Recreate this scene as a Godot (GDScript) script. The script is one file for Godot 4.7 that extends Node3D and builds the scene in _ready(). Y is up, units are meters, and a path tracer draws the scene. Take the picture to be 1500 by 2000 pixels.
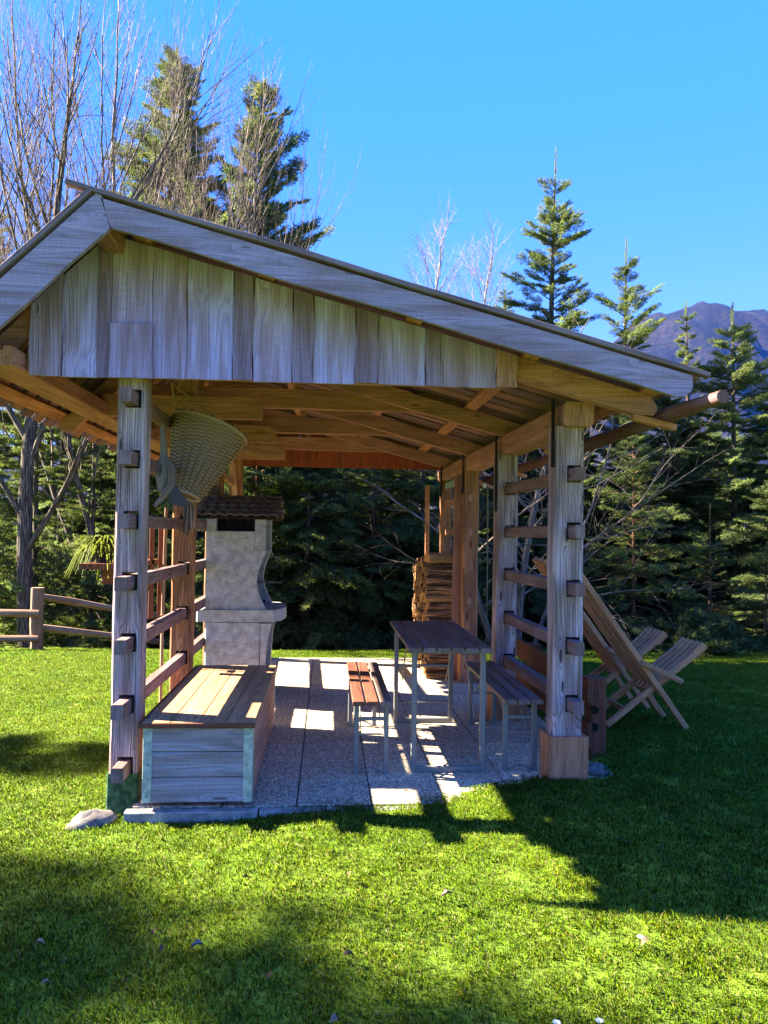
extends Node3D

var rng := RandomNumberGenerator.new()
var used := {}
var M := {}
var lawn_noise := FastNoiseLite.new()

# ---------------------------------------------------------------- helpers
func V(x: float, y: float, d: float) -> Vector3:
	return Vector3(x, y, -d)

func numbered(parent: Node, called: String) -> String:
	var key := str(parent.get_instance_id()) + called
	var n: int = used.get(key, 0)
	used[key] = n + 1
	return called if n == 0 else "%s_%03d" % [called, n]

func put(called: String, mesh: Mesh, mat: Material, parent: Node = self) -> MeshInstance3D:
	var o := MeshInstance3D.new()
	o.name = numbered(parent, called)
	o.mesh = mesh
	if mat:
		o.material_override = mat
	parent.add_child(o)
	return o

func tag(o: Node, label: String, category: String, group := "") -> void:
	o.set_meta("label", label)
	o.set_meta("category", category)
	if group != "":
		o.set_meta("group", group)

func thing(called: String, label: String, category: String, at := Vector3.ZERO, turn := 0.0, group := "") -> Node3D:
	var o := Node3D.new()
	o.name = numbered(self, called)
	add_child(o)
	o.position = at
	o.rotation.y = turn
	tag(o, label, category, group)
	return o

func rf(a: float, b: float) -> float:
	return rng.randf_range(a, b)

func new_st() -> SurfaceTool:
	var st := SurfaceTool.new()
	st.begin(Mesh.PRIMITIVE_TRIANGLES)
	st.set_smooth_group(-1)
	return st

func done(st: SurfaceTool) -> ArrayMesh:
	st.generate_normals()
	return st.commit()

func tri(st: SurfaceTool, a: Vector3, b: Vector3, c: Vector3, ua: Vector2, ub: Vector2, uc: Vector2) -> void:
	st.set_uv(ua); st.add_vertex(a)
	st.set_uv(ub); st.add_vertex(b)
	st.set_uv(uc); st.add_vertex(c)

func quad(st: SurfaceTool, a: Vector3, b: Vector3, c: Vector3, d: Vector3, ua: Vector2, ub: Vector2, uc: Vector2, ud: Vector2) -> void:
	tri(st, a, b, c, ua, ub, uc)
	tri(st, a, c, d, ua, uc, ud)

# rings of equal count joined to a skin; u runs round (metres / 0.5), v along (metres / 2)
func skin(st: SurfaceTool, rings: Array, cap := true, smooth := false, off := Vector2.ZERO, us := 2.0, vs := 0.5) -> void:
	var n: int = rings[0].size()
	st.set_smooth_group(0 if smooth else -1)
	var v := 0.0
	for i in rings.size() - 1:
		var A: PackedVector3Array = rings[i]
		var B: PackedVector3Array = rings[i + 1]
		var dv := A[0].distance_to(B[0])
		var u := 0.0
		for k in n:
			var j := (k + 1) % n
			var du := maxf(A[k].distance_to(A[j]), B[k].distance_to(B[j]))
			quad(st, A[k], A[j], B[j], B[k], off + Vector2(u * us, v * vs), off + Vector2((u + du) * us, v * vs), off + Vector2((u + du) * us, (v + dv) * vs), off + Vector2(u * us, (v + dv) * vs))
			u += du
		v += dv
	st.set_smooth_group(-1)
	if cap:
		for e in 2:
			var R: PackedVector3Array = rings[0] if e == 0 else rings[-1]
			var c := Vector3.ZERO
			for p in R: c += p
			c /= n
			for k in n:
				var j := (k + 1) % n
				var a := R[k]; var b := R[j]
				if e == 0:
					var t := a; a = b; b = t
				tri(st, a, b, c, off + Vector2(a.x + a.z, a.y) * 1.1, off + Vector2(b.x + b.z, b.y) * 1.1, off + Vector2(c.x + c.z, c.y) * 1.1)

func frame_of(dir: Vector3, up: Vector3) -> Basis:
	var z := dir.normalized()
	var x := up.cross(z)
	if x.length() < 0.01:
		x = Vector3.RIGHT.cross(z)
	x = x.normalized()
	return Basis(x, z.cross(x), z)

# a sawn timber with eased edges, slightly bowed
func beam(st: SurfaceTool, a: Vector3, b: Vector3, w: float, h: float, up := Vector3.UP, bev := 0.006, n := 2, wob := 0.0) -> void:
	var F := frame_of(b - a, up)
	var off := Vector2(rng.randf(), rng.randf())
	bev = minf(bev, minf(w, h) * 0.3)
	var rings := []
	for i in n + 1:
		var t := float(i) / n
		var c := a.lerp(b, t) + (F.x * rf(-wob, wob) + F.y * rf(-wob, wob)) * (0.0 if i == 0 or i == n else 1.0)
		var hw := w * 0.5 + rf(-wob, wob) * 0.5
		var hh := h * 0.5 + rf(-wob, wob) * 0.5
		var r := PackedVector3Array()
		for p in [Vector2(-hw, -hh + bev), Vector2(-hw, hh - bev), Vector2(-hw + bev, hh), Vector2(hw - bev, hh), Vector2(hw, hh - bev), Vector2(hw, -hh + bev), Vector2(hw - bev, -hh), Vector2(-hw + bev, -hh)]:
			r.append(c + F.x * p.x + F.y * p.y)
		rings.append(r)
	skin(st, rings, true, false, off)

func beam_mesh(a: Vector3, b: Vector3, w: float, h: float, up := Vector3.UP, bev := 0.006, n := 2, wob := 0.0) -> ArrayMesh:
	var st := new_st()
	beam(st, a, b, w, h, up, bev, n, wob)
	return done(st)

func box(st: SurfaceTool, c: Vector3, s: Vector3, bev := 0.004) -> void:
	# grain along the longest side
	if s.x >= s.y and s.x >= s.z:
		beam(st, c - Vector3(s.x / 2, 0, 0), c + Vector3(s.x / 2, 0, 0), s.z, s.y, Vector3.UP, bev, 1)
	elif s.y >= s.z:
		beam(st, c - Vector3(0, s.y / 2, 0), c + Vector3(0, s.y / 2, 0), s.x, s.z, Vector3(0, 0, 1), bev, 1)
	else:
		beam(st, c - Vector3(0, 0, s.z / 2), c + Vector3(0, 0, s.z / 2), s.x, s.y, Vector3.UP, bev, 1)

func box_mesh(c: Vector3, s: Vector3, bev := 0.004) -> ArrayMesh:
	var st := new_st()
	box(st, c, s, bev)
	return done(st)

func tube(st: SurfaceTool, pts: Array, rad: Array, sides := 6, cap := true, us := 2.0, vs := 0.5) -> void:
	var rings := []
	var off := Vector2(rng.randf(), rng.randf())
	var up := Vector3(0.13, 0.31, 0.94)
	for i in pts.size():
		var d: Vector3 = (pts[mini(i + 1, pts.size() - 1)] - pts[maxi(i - 1, 0)])
		var F := frame_of(d, up)
		var r := PackedVector3Array()
		for k in sides:
			var an := -TAU * k / sides
			r.append(pts[i] + (F.x * cos(an) + F.y * sin(an)) * rad[i])
		rings.append(r)
	skin(st, rings, cap, true, off, us, vs)

# flat outline (x, y in the plane bx, by) given thickness along bx x by; grain along by
func slab(st: SurfaceTool, pts: PackedVector2Array, o: Vector3, bx: Vector3, by: Vector3, th: float, along_y := true) -> void:
	var off := Vector2(rng.randf(), rng.randf())
	var nz := bx.cross(by).normalized()
	var idx := Geometry2D.triangulate_polygon(pts)
	var uvf := func(p: Vector2) -> Vector2:
		return off + (Vector2(p.x * 2.0, p.y * 0.5) if along_y else Vector2(p.y * 2.0, p.x * 0.5))
	st.set_smooth_group(-1)
	for i in range(0, idx.size(), 3):
		var p := [pts[idx[i]], pts[idx[i + 1]], pts[idx[i + 2]]]
		if (p[1] - p[0]).cross(p[2] - p[0]) > 0:
			p = [p[0], p[2], p[1]]
		var w := []
		for k in 3: w.append(o + bx * p[k].x + by * p[k].y)
		tri(st, w[0] + nz * th / 2, w[1] + nz * th / 2, w[2] + nz * th / 2, uvf.call(p[0]), uvf.call(p[1]), uvf.call(p[2]))
		tri(st, w[0] - nz * th / 2, w[2] - nz * th / 2, w[1] - nz * th / 2, uvf.call(p[0]), uvf.call(p[2]), uvf.call(p[1]))
	var cw := Geometry2D.is_polygon_clockwise(pts)
	for i in pts.size():
		var p0 := pts[i]; var p1 := pts[(i + 1) % pts.size()]
		if not cw:
			var t := p0; p0 = p1; p1 = t
		var a := o + bx * p0.x + by * p0.y
		var b := o + bx * p1.x + by * p1.y
		var u0 := uvf.call(p0) as Vector2
		var u1 := uvf.call(p1) as Vector2
		quad(st, a + nz * th / 2, a - nz * th / 2, b - nz * th / 2, b + nz * th / 2, u0, u0 + Vector2(th * 2, 0), u1 + Vector2(th * 2, 0), u1)

func slab_mesh(pts: PackedVector2Array, o: Vector3, bx: Vector3, by: Vector3, th: float, along_y := true) -> ArrayMesh:
	var st := new_st()
	slab(st, pts, o, bx, by, th, along_y)
	return done(st)

# ---------------------------------------------------------------- materials
func noise_img(w: int, h: int, freq: float, sd: int, type := FastNoiseLite.TYPE_SIMPLEX_SMOOTH, oct := 4, ret := -1) -> Image:
	var n := FastNoiseLite.new()
	n.seed = sd
	n.frequency = freq
	n.noise_type = type
	n.fractal_octaves = oct
	if oct <= 1:
		n.fractal_type = FastNoiseLite.FRACTAL_NONE
	if ret >= 0:
		n.cellular_return_type = ret
	var im := n.get_seamless_image(w, h)
	im.convert(Image.FORMAT_L8)
	return im

func wood_maps(sd: int, rings: float, knots: int, cracks: int, rough: float) -> Array:
	# 512 px = 0.5 m across the grain, 1024 px = 2 m along it; returns grey tone, blotch and height
	var W := 512; var H := 1024
	var warp := noise_img(W, 128, 0.006, sd, FastNoiseLite.TYPE_SIMPLEX_SMOOTH, 2)
	warp.resize(W, H, Image.INTERPOLATE_CUBIC)
	var streak := noise_img(W, 32, 0.16, sd + 1, FastNoiseLite.TYPE_SIMPLEX_SMOOTH, 3)
	streak.resize(W, H, Image.INTERPOLATE_CUBIC)
	var saw := noise_img(64, H, 0.1, sd + 2, FastNoiseLite.TYPE_SIMPLEX_SMOOTH, 3)
	saw.resize(W, H, Image.INTERPOLATE_CUBIC)
	var blot := noise_img(W, 256, 0.008, sd + 3, FastNoiseLite.TYPE_SIMPLEX_SMOOTH, 4)
	blot.resize(W, H, Image.INTERPOLATE_CUBIC)
	var wd := warp.get_data(); var sdn := streak.get_data(); var sw := saw.get_data(); var bd := blot.get_data()
	var r2 := RandomNumberGenerator.new(); r2.seed = sd * 7 + 5
	var kn := []
	for k in knots: kn.append([r2.randf() * W, r2.randf() * H, r2.randf_range(5, 11), r2.randf_range(-1.5, 1.5)])
	var tone := PackedByteArray(); tone.resize(W * H)
	var hgt := PackedByteArray(); hgt.resize(W * H)
	var ph := PackedFloat32Array(); ph.resize(W * H)
	var dk := PackedFloat32Array(); dk.resize(W * H)
	for k in kn:
		var R := int(k[2] * 5)
		for dy in range(-R * 3, R * 3):
			for dx in range(-R, R):
				var q: float = (float(dx) / k[2]) ** 2 + (float(dy) / (k[2] * 2.2)) ** 2
				if q > 18: continue
				var i := posmod(int(k[1]) + dy, H) * W + posmod(int(k[0]) + dx, W)
				ph[i] += 2.6 * exp(-q * 0.22)
				if q < 1.4: dk[i] = maxf(dk[i], clampf(1.4 - q, 0, 0.75))
	for c in cracks:
		var x := r2.randf() * W
		var y0 := r2.randi_range(0, H)
		for j in r2.randi_range(200, 700):
			x += r2.randf_range(-0.55, 0.55)
			var i := posmod(y0 + j, H) * W + posmod(int(x), W)
			dk[i] = 0.85
			if j % 3: dk[posmod(y0 + j, H) * W + posmod(int(x) + 1, W)] = 0.6
	for y in H:
		for x in W:
			var i := y * W + x
			var p := rings * x / W + wd[i] / 255.0 * 5.0 + ph[i]
			var f := p - floorf(p)
			var g := f * f * (1.0 if f < 0.86 else (1.0 - f) / 0.14)
			var s := sdn[i] / 255.0
			var t := 0.36 * g + 0.42 * (s - 0.5) + 0.30 * (bd[i] / 255.0 - 0.5) + rough * (sw[i] / 255.0 - 0.5)
			t = clampf(0.72 - t, 0.0, 1.0) * (1.0 - dk[i])
			tone[i] = int(t * 255)
			hgt[i] = int(clampf(0.65 - 0.35 * g + 0.5 * (s - 0.5) + rough * 0.4 * (sw[i] / 255.0 - 0.5) - dk[i] * 0.6, 0, 1) * 255)
	return [tone, bd, hgt, W, H]

func wood_tex(maps: Array, dark: Color, light: Color, other: Color, share: float) -> ImageTexture:
	var W: int = maps[3]; var H: int = maps[4]
	var px := PackedByteArray(); px.resize(W * H * 3)
	var lut := []
	var tone: PackedByteArray = maps[0]
	var blot: PackedByteArray = maps[1]
	for b in 17:
		for t in 65:
			var base := dark.lerp(light, t / 64.0)
			var oth := dark.lerp(other, t / 64.0)
			var c := base.lerp(oth, smoothstep(0.5 - share * 0.5, 0.75, b / 16.0) * share * 1.4 if share > 0 else 0.0)
			lut.append(PackedByteArray([int(clampf(c.r, 0, 1) * 255), int(clampf(c.g, 0, 1) * 255), int(clampf(c.b, 0, 1) * 255)]))
	for i in W * H:
		var c: PackedByteArray = lut[(blot[i] >> 4) * 65 + (tone[i] >> 2)]
		px[i * 3] = c[0]; px[i * 3 + 1] = c[1]; px[i * 3 + 2] = c[2]
	return ImageTexture.create_from_image(Image.create_from_data(W, H, false, Image.FORMAT_RGB8, px))

func normal_tex(data: PackedByteArray, W: int, H: int, k: float) -> ImageTexture:
	var im := Image.create_from_data(W, H, false, Image.FORMAT_L8, data)
	im.convert(Image.FORMAT_RF)
	im.bump_map_to_normal_map(k)
	return ImageTexture.create_from_image(im)

func mat(tex: Texture2D, col := Color.WHITE, rough := 0.8, nrm: Texture2D = null, ns := 1.0) -> StandardMaterial3D:
	var m := StandardMaterial3D.new()
	m.albedo_color = col
	m.albedo_texture = tex
	m.roughness = rough
	m.metallic_specular = 0.3
	if nrm:
		m.normal_enabled = true
		m.normal_texture = nrm
		m.normal_scale = ns
	return m

func tri_planar(m: StandardMaterial3D, metres: float, world := false) -> StandardMaterial3D:
	m.uv1_triplanar = true
	m.uv1_world_triplanar = world
	m.uv1_scale = Vector3.ONE / metres
	return m

func ramp_tex(im: Image, stops: Array) -> ImageTexture:
	var g := Gradient.new()
	var o := PackedFloat32Array(); var c := PackedColorArray()
	for s in stops:
		o.append(s[0]); c.append(s[1])
	g.offsets = o; g.colors = c
	var lut := PackedByteArray()
	for i in 256:
		var q := g.sample(i / 255.0)
		lut.append(int(q.r * 255)); lut.append(int(q.g * 255)); lut.append(int(q.b * 255))
	var d := im.get_data()
	var px := PackedByteArray(); px.resize(d.size() * 3)
	for i in d.size():
		var k := d[i] * 3
		px[i * 3] = lut[k]; px[i * 3 + 1] = lut[k + 1]; px[i * 3 + 2] = lut[k + 2]
	return ImageTexture.create_from_image(Image.create_from_data(im.get_width(), im.get_height(), false, Image.FORMAT_RGB8, px))

func mixed(a: Image, b: Image, k: float) -> Image:
	var x := a.get_data(); var y := b.get_data()
	for i in x.size(): x[i] = int(x[i] * (1.0 - k) + y[i] * k)
	return Image.create_from_data(a.get_width(), a.get_height(), false, Image.FORMAT_L8, x)

func make_materials() -> void:
	var wa := wood_maps(11, 14.0, 6, 5, 0.10)
	var wb := wood_maps(42, 9.0, 4, 3, 0.16)
	var wc := wood_maps(77, 26.0, 9, 22, 0.05)
	var nc := normal_tex(wc[2], wc[3], wc[4], 7.0)
	var na := normal_tex(wa[2], wa[3], wa[4], 5.0)
	var nb := normal_tex(wb[2], wb[3], wb[4], 5.0)
	var grey_a := wood_tex(wa, Color(0.50, 0.47, 0.52), Color(0.89, 0.85, 0.97), Color(0.80, 0.66, 0.64), 0.5)
	var grey_b := wood_tex(wb, Color(0.50, 0.47, 0.52), Color(0.89, 0.85, 0.97), Color(0.78, 0.64, 0.62), 0.4)
	var brown_a := wood_tex(wa, Color(0.42, 0.31, 0.28), Color(0.82, 0.67, 0.62), Color(0.74, 0.64, 0.62), 0.5)
	var brown_b := wood_tex(wb, Color(0.42, 0.30, 0.27), Color(0.84, 0.67, 0.60), Color(0.76, 0.59, 0.54), 0.5)
	var pale := wood_tex(wb, Color(0.48, 0.38, 0.29), Color(0.88, 0.77, 0.63), Color(0.78, 0.70, 0.60), 0.5)
	M.board = [mat(grey_a, Color(0.82, 0.82, 0.96), 0.85, na), mat(grey_b, Color(0.84, 0.81, 0.92), 0.85, nb), mat(grey_a, Color(0.77, 0.73, 0.82), 0.85, na), mat(grey_b, Color(0.68, 0.63, 0.70), 0.85, nb), mat(brown_b, Color(0.86, 0.82, 0.86), 0.85, nb)]
	M.fascia = mat(grey_b, Color(0.70, 0.68, 0.70), 0.8, nb, 0.6)
	M.post_grey = mat(wood_tex(wc, Color(0.22, 0.20, 0.20), Color(0.90, 0.84, 0.84), Color(0.78, 0.66, 0.58), 0.45), Color(0.97, 0.92, 0.92), 0.85, nc, 1.3)
	M.post_brown = mat(wood_tex(wc, Color(0.26, 0.17, 0.13), Color(0.88, 0.68, 0.52), Color(0.76, 0.62, 0.52), 0.45), Color(0.94, 0.88, 0.80), 0.85, nc, 1.2)
	M.rung = mat(grey_b, Color(0.66, 0.57, 0.49), 0.85, nb)
	M.brown = [mat(brown_b, Color(0.92, 0.86, 0.80), 0.85, nb, 0.7), mat(brown_a, Color(0.92, 0.84, 0.76), 0.85, na, 0.7)]
	M.red = mat(brown_a, Color(0.80, 0.52, 0.40), 0.8, na, 0.7)
	M.fresh = mat(brown_b, Color(1.0, 0.90, 0.72), 0.8, nb, 0.7)
	M.roof_under = [mat(grey_b, Color(0.62, 0.52, 0.50), 0.9, nb), mat(brown_a, Color(0.84, 0.78, 0.74), 0.9, na)]
	M.roof_top = mat(grey_a, Color(0.60, 0.56, 0.53), 0.9, na)
	M.lid = mat(pale, Color(0.84, 0.79, 0.72), 0.75, nb, 0.6)
	M.chest = mat(grey_b, Color(0.77, 0.77, 0.69), 0.8, nb, 0.6)
	M.chest_side = mat(brown_b, Color(1.0, 0.95, 0.88), 0.8, nb, 0.6)
	M.slat_dark = mat(grey_a, Color(0.60, 0.53, 0.44), 0.5, na, 0.5)
	M.slat_red = mat(brown_b, Color(0.66, 0.56, 0.50), 0.5, nb, 0.5)
	M.chair = mat(pale, Color(0.96, 0.80, 0.70), 0.7, nb, 0.6)
	M.gutter = mat(grey_a, Color(0.58, 0.47, 0.40), 0.85, na)
	M.old_wood = mat(grey_b, Color(0.74, 0.70, 0.60), 0.85, nb)
	M.yoke = mat(grey_b, Color(0.60, 0.60, 0.52), 0.85, nb)
	M.fence = mat(grey_a, Color(0.74, 0.64, 0.46), 0.9, na, 1.3)
	M.cut = mat(pale, Color(0.95, 0.82, 0.62), 0.85, nb)
	M.plank_brown = mat(brown_a, Color(0.64, 0.50, 0.40), 0.8, na)

	M.steel = mat(null, Color(0.46, 0.46, 0.44), 0.5); M.steel.metallic = 0.25
	M.iron = mat(null, Color(0.10, 0.095, 0.09), 0.6); M.iron.metallic = 0.4
	M.angle = mat(ramp_tex(noise_img(256, 256, 0.03, 71), [[0.2, Color(0.56, 0.60, 0.54)], [0.8, Color(0.70, 0.74, 0.67)]]), Color.WHITE, 0.5)
	tri_planar(M.angle, 0.4); M.angle.metallic = 0.2
	M.green_foot = tri_planar(mat(ramp_tex(noise_img(256, 256, 0.02, 72), [[0.2, Color(0.13, 0.24, 0.15)], [0.8, Color(0.28, 0.40, 0.26)]]), Color.WHITE, 0.75), 0.3)
	M.green_lath = mat(null, Color(0.50, 0.60, 0.55), 0.8)

	# exposed aggregate: cells of grey pebbles in a grey matrix
	var cv := noise_img(1024, 1024, 0.075, 21, FastNoiseLite.TYPE_CELLULAR, 1, FastNoiseLite.RETURN_CELL_VALUE)
	var cd := noise_img(1024, 1024, 0.075, 21, FastNoiseLite.TYPE_CELLULAR, 1, FastNoiseLite.RETURN_DISTANCE)
	var dd := cd.get_data(); var vv := cv.get_data()
	var px := PackedByteArray(); px.resize(1024 * 1024)
	var hp := PackedByteArray(); hp.resize(1024 * 1024)
	for i in dd.size():
		var e := clampf((200.0 - dd[i]) / 60.0, 0.0, 1.0)
		px[i] = int(lerpf(95.0, 70.0 + vv[i] * 0.68, e))
		hp[i] = int(e * 200)
	var agg := Image.create_from_data(1024, 1024, false, Image.FORMAT_L8, px)
	M.agg = []
	for t in [Color(0.98, 0.91, 0.80), Color(1.0, 0.95, 0.84), Color(0.94, 0.87, 0.77)]:
		M.agg.append(tri_planar(mat(ramp_tex(agg, [[0.0, Color(0.10, 0.10, 0.10)], [0.35, Color(0.54, 0.53, 0.52)], [0.7, Color(0.78, 0.76, 0.73)], [1.0, Color(0.96, 0.95, 0.92)]]), t, 0.85, normal_tex(hp, 1024, 1024, 3.0)), 0.75, true))
	M.mortar = tri_planar(mat(ramp_tex(noise_img(256, 256, 0.05, 73), [[0.2, Color(0.20, 0.19, 0.18)], [0.8, Color(0.36, 0.35, 0.33)]]), Color.WHITE, 0.95), 0.4, true)
	var con := mixed(noise_img(512, 512, 0.012, 31), noise_img(512, 512, 0.12, 32), 0.45)
	M.kerb = tri_planar(mat(ramp_tex(con, [[0.2, Color(0.40, 0.39, 0.37)], [0.8, Color(0.68, 0.66, 0.63)]]), Color.WHITE, 0.9), 0.7, true)
	# brushed grey render of the barbecue: crossing strokes
	var hs := noise_img(64, 512, 0.09, 33); hs.resize(512, 512, Image.INTERPOLATE_CUBIC)
	var vs2 := noise_img(512, 64, 0.09, 34); vs2.resize(512, 512, Image.INTERPOLATE_CUBIC)
	var brush := mixed(mixed(hs, vs2, 0.4), con, 0.56)
	M.render = tri_planar(mat(ramp_tex(brush, [[0.2, Color(0.48, 0.48, 0.48)], [0.5, Color(0.63, 0.63, 0.62)], [0.8, Color(0.77, 0.77, 0.76)]]), Color.WHITE, 0.95, normal_tex(brush.get_data(), 512, 512, 2.0), 0.7), 0.6)
	M.soot = tri_planar(mat(ramp_tex(con, [[0.2, Color(0.07, 0.065, 0.06)], [0.8, Color(0.17, 0.15, 0.14)]]), Color.WHITE, 0.95), 0.5)
	M.tile = tri_planar(mat(ramp_tex(con, [[0.2, Color(0.25, 0.22, 0.21)], [0.8, Color(0.46, 0.41, 0.39)]]), Color.WHITE, 0.9), 0.3)
	M.stone = tri_planar(mat(ramp_tex(con, [[0.2, Color(0.28, 0.26, 0.24)], [0.5, Color(0.44, 0.41, 0.38)], [0.8, Color(0.60, 0.57, 0.53)]]), Color.WHITE, 0.9), 0.35)

	var bk := noise_img(512, 128, 0.05, 41, FastNoiseLite.TYPE_SIMPLEX_SMOOTH, 4); bk.resize(512, 512, Image.INTERPOLATE_CUBIC)
	var bkn := normal_tex(bk.get_data(), 512, 512, 6.0)
	M.bark = mat(ramp_tex(bk, [[0.25, Color(0.17, 0.14, 0.12)], [0.55, Color(0.34, 0.30, 0.26)], [0.8, Color(0.50, 0.46, 0.41)]]), Color.WHITE, 0.95, bkn)
	M.bark_pale = mat(ramp_tex(bk, [[0.25, Color(0.26, 0.22, 0.20)], [0.55, Color(0.42, 0.37, 0.34)], [0.8, Color(0.55, 0.50, 0.45)]]), Color.WHITE, 0.95, bkn)
	M.bark_white = mat(ramp_tex(bk, [[0.2, Color(0.30, 0.27, 0.28)], [0.5, Color(0.52, 0.48, 0.48)]]), Color.WHITE, 0.95)
	M.bark_red = mat(ramp_tex(bk, [[0.25, Color(0.24, 0.16, 0.11)], [0.55, Color(0.46, 0.33, 0.23)], [0.8, Color(0.62, 0.48, 0.36)]]), Color.WHITE, 0.95, bkn)
	M.log_bark = mat(ramp_tex(bk, [[0.25, Color(0.24, 0.16, 0.11)], [0.5, Color(0.50, 0.36, 0.24)], [0.75, Color(0.68, 0.54, 0.38)]]), Color.WHITE, 0.95, bkn, 1.5)

	var foliage := {"needle": Color(0.15, 0.20, 0.088), "blade": Color(1, 1, 1), "leaf": Color(0.34, 0.42, 0.19)}
	for k in foliage:
		var c: Color = foliage[k]
		var m := mat(null, c.linear_to_srgb(), 0.65)
		m.vertex_color_use_as_albedo = true
		m.backlight_enabled = true
		m.backlight = Color(1.0, 1.0, 0.6) if k != "blade" else Color(0.9, 0.9, 0.45)
		m.cull_mode = BaseMaterial3D.CULL_DISABLED
		M[k] = m
	M.soil = tri_planar(mat(ramp_tex(mixed(noise_img(512, 512, 0.01, 51), noise_img(512, 512, 0.15, 52), 0.5), [[0.2, Color(0.25, 0.33, 0.08)], [0.5, Color(0.35, 0.44, 0.10)], [0.8, Color(0.47, 0.53, 0.16)]]), Color.WHITE, 1.0), 1.7, true)
	M.wicker = mat(null, Color(0.56, 0.50, 0.44), 0.75)
	M.wicker_dark = mat(null, Color(0.34, 0.28, 0.20), 0.8)
	M.pot = mat(null, Color(0.13, 0.12, 0.12), 0.6)
	M.leather = mat(null, Color(0.26, 0.26, 0.27), 0.7)
	M.rope = mat(null, Color(0.55, 0.45, 0.32), 0.9)
	M.dead_leaf = mat(null, Color(0.36, 0.27, 0.18), 0.9)
	M.dead_leaf_pale = mat(null, Color(0.50, 0.42, 0.33), 0.9)
	M.white = mat(null, Color(0.85, 0.84, 0.80), 0.8)
	var mt := mixed(noise_img(1024, 1024, 0.006, 61, FastNoiseLite.TYPE_SIMPLEX_SMOOTH, 5), noise_img(1024, 1024, 0.11, 62, FastNoiseLite.TYPE_SIMPLEX_SMOOTH, 3), 0.5)
	M.mountain = tri_planar(mat(ramp_tex(mt, [[0.42, Color(0.0, 0.02, 0.03)], [0.49, Color(0.02, 0.035, 0.045)], [0.53, Color(0.07, 0.07, 0.05)], [0.61, Color(0.19, 0.155, 0.11)]]), Color.WHITE, 1.0), 1500.0, true)

# ---------------------------------------------------------------- ground
func lawn_y(x: float, d: float) -> float:
	var y := -0.055 + 0.02 * lawn_noise.get_noise_2d(x * 3.0, d * 3.0)
	y += (0.045 * smoothstep(-0.6, -0.1, x) + 0.05 * smoothstep(0.2, 1.5, x)) * (1.0 - smoothstep(8.0, 9.5, d)) * smoothstep(1.5, 4.0, d)
	y -= 0.13 * maxf(d - 9.7, 0.0) * (1.0 - smoothstep(16.0, 40.0, d)) + 0.8 * smoothstep(16.0, 40.0, d)
	# the terrace sits in the lawn; turf creeps over its right front corner
	var front := 4.15 + 0.06 * smoothstep(-0.5, -0.1, x) + 0.26 * smoothstep(0.3, 1.35, x)
	var ins := minf(minf(x + 1.06, 1.72 - x), minf(d - front, 8.86 - d))
	y -= 0.12 * smoothstep(-0.01, 0.09, ins)
	return y

func make_ground() -> void:
	lawn_noise.seed = 5
	lawn_noise.frequency = 0.25
	var xs := []; var ds := []
	var x := -12.0
	while x <= 12.01:
		xs.append(x); x += 0.09 if x > -2.2 and x < 3.2 else 0.3
	var e := 14.0
	while e < 5000.0:
		xs.append(e); xs.push_front(-e); e *= 1.5
	var d := -6.0
	while d <= 18.0:
		ds.append(d); d += 0.07 if d > 1.6 and d < 10.0 else 0.3
	e = 20.0
	while e < 6000.0:
		ds.append(e); e *= 1.5
	ds.push_front(-10.0); ds.push_front(-30.0); ds.push_front(-200.0); ds.push_front(-3000.0)
	var st := new_st()
	st.set_smooth_group(0)
	for j in ds.size():
		for i in xs.size():
			st.set_uv(Vector2(xs[i], ds[j]))
			st.add_vertex(V(xs[i], lawn_y(xs[i], ds[j]), ds[j]))
	var n := xs.size()
	for j in ds.size() - 1:
		for i in n - 1:
			var a := j * n + i
			for k in [a, a + n, a + n + 1, a, a + n + 1, a + 1]: st.add_index(k)
	var g := put("lawn", done(st), M.soil)
	g.set_meta("kind", "structure")

func blade_patch(sd: int, n: int, size: float, hmin: float, hmax: float) -> ArrayMesh:
	rng.seed = sd
	var st := SurfaceTool.new()
	st.begin(Mesh.PRIMITIVE_TRIANGLES)
	for i in n:
		var p := Vector3(rf(-size, size), -0.004, rf(-size, size))
		var an := rf(0, TAU)
		var s := Vector3(cos(an), 0, sin(an))
		var lean := Vector3(rf(-1, 1), 0, rf(-1, 1)) * 0.55
		var h := rf(hmin, hmax)
		var w := rf(0.0013, 0.0024)
		var c := Color(0.14, 0.30, 0.014).lerp(Color(0.275, 0.38, 0.018), rng.randf())
		if rng.randf() < 0.10: c = Color(0.42, 0.38, 0.16)
		st.set_color(c)
		var m := p + (Vector3.UP + lean * 0.4) * h * 0.55
		var t := p + (Vector3.UP + lean * 1.3) * h
		var nn := (Vector3.UP * 0.6 + s.cross(Vector3.UP) * 0.5).normalized()
		for q in [[p - s * w, p + s * w, m + s * w * 0.8], [p - s * w, m + s * w * 0.8, m - s * w * 0.8], [m - s * w * 0.8, m + s * w * 0.8, t]]:
			for v in q:
				st.set_color(c); st.set_normal(nn); st.add_vertex(v)
	return st.commit()

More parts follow.
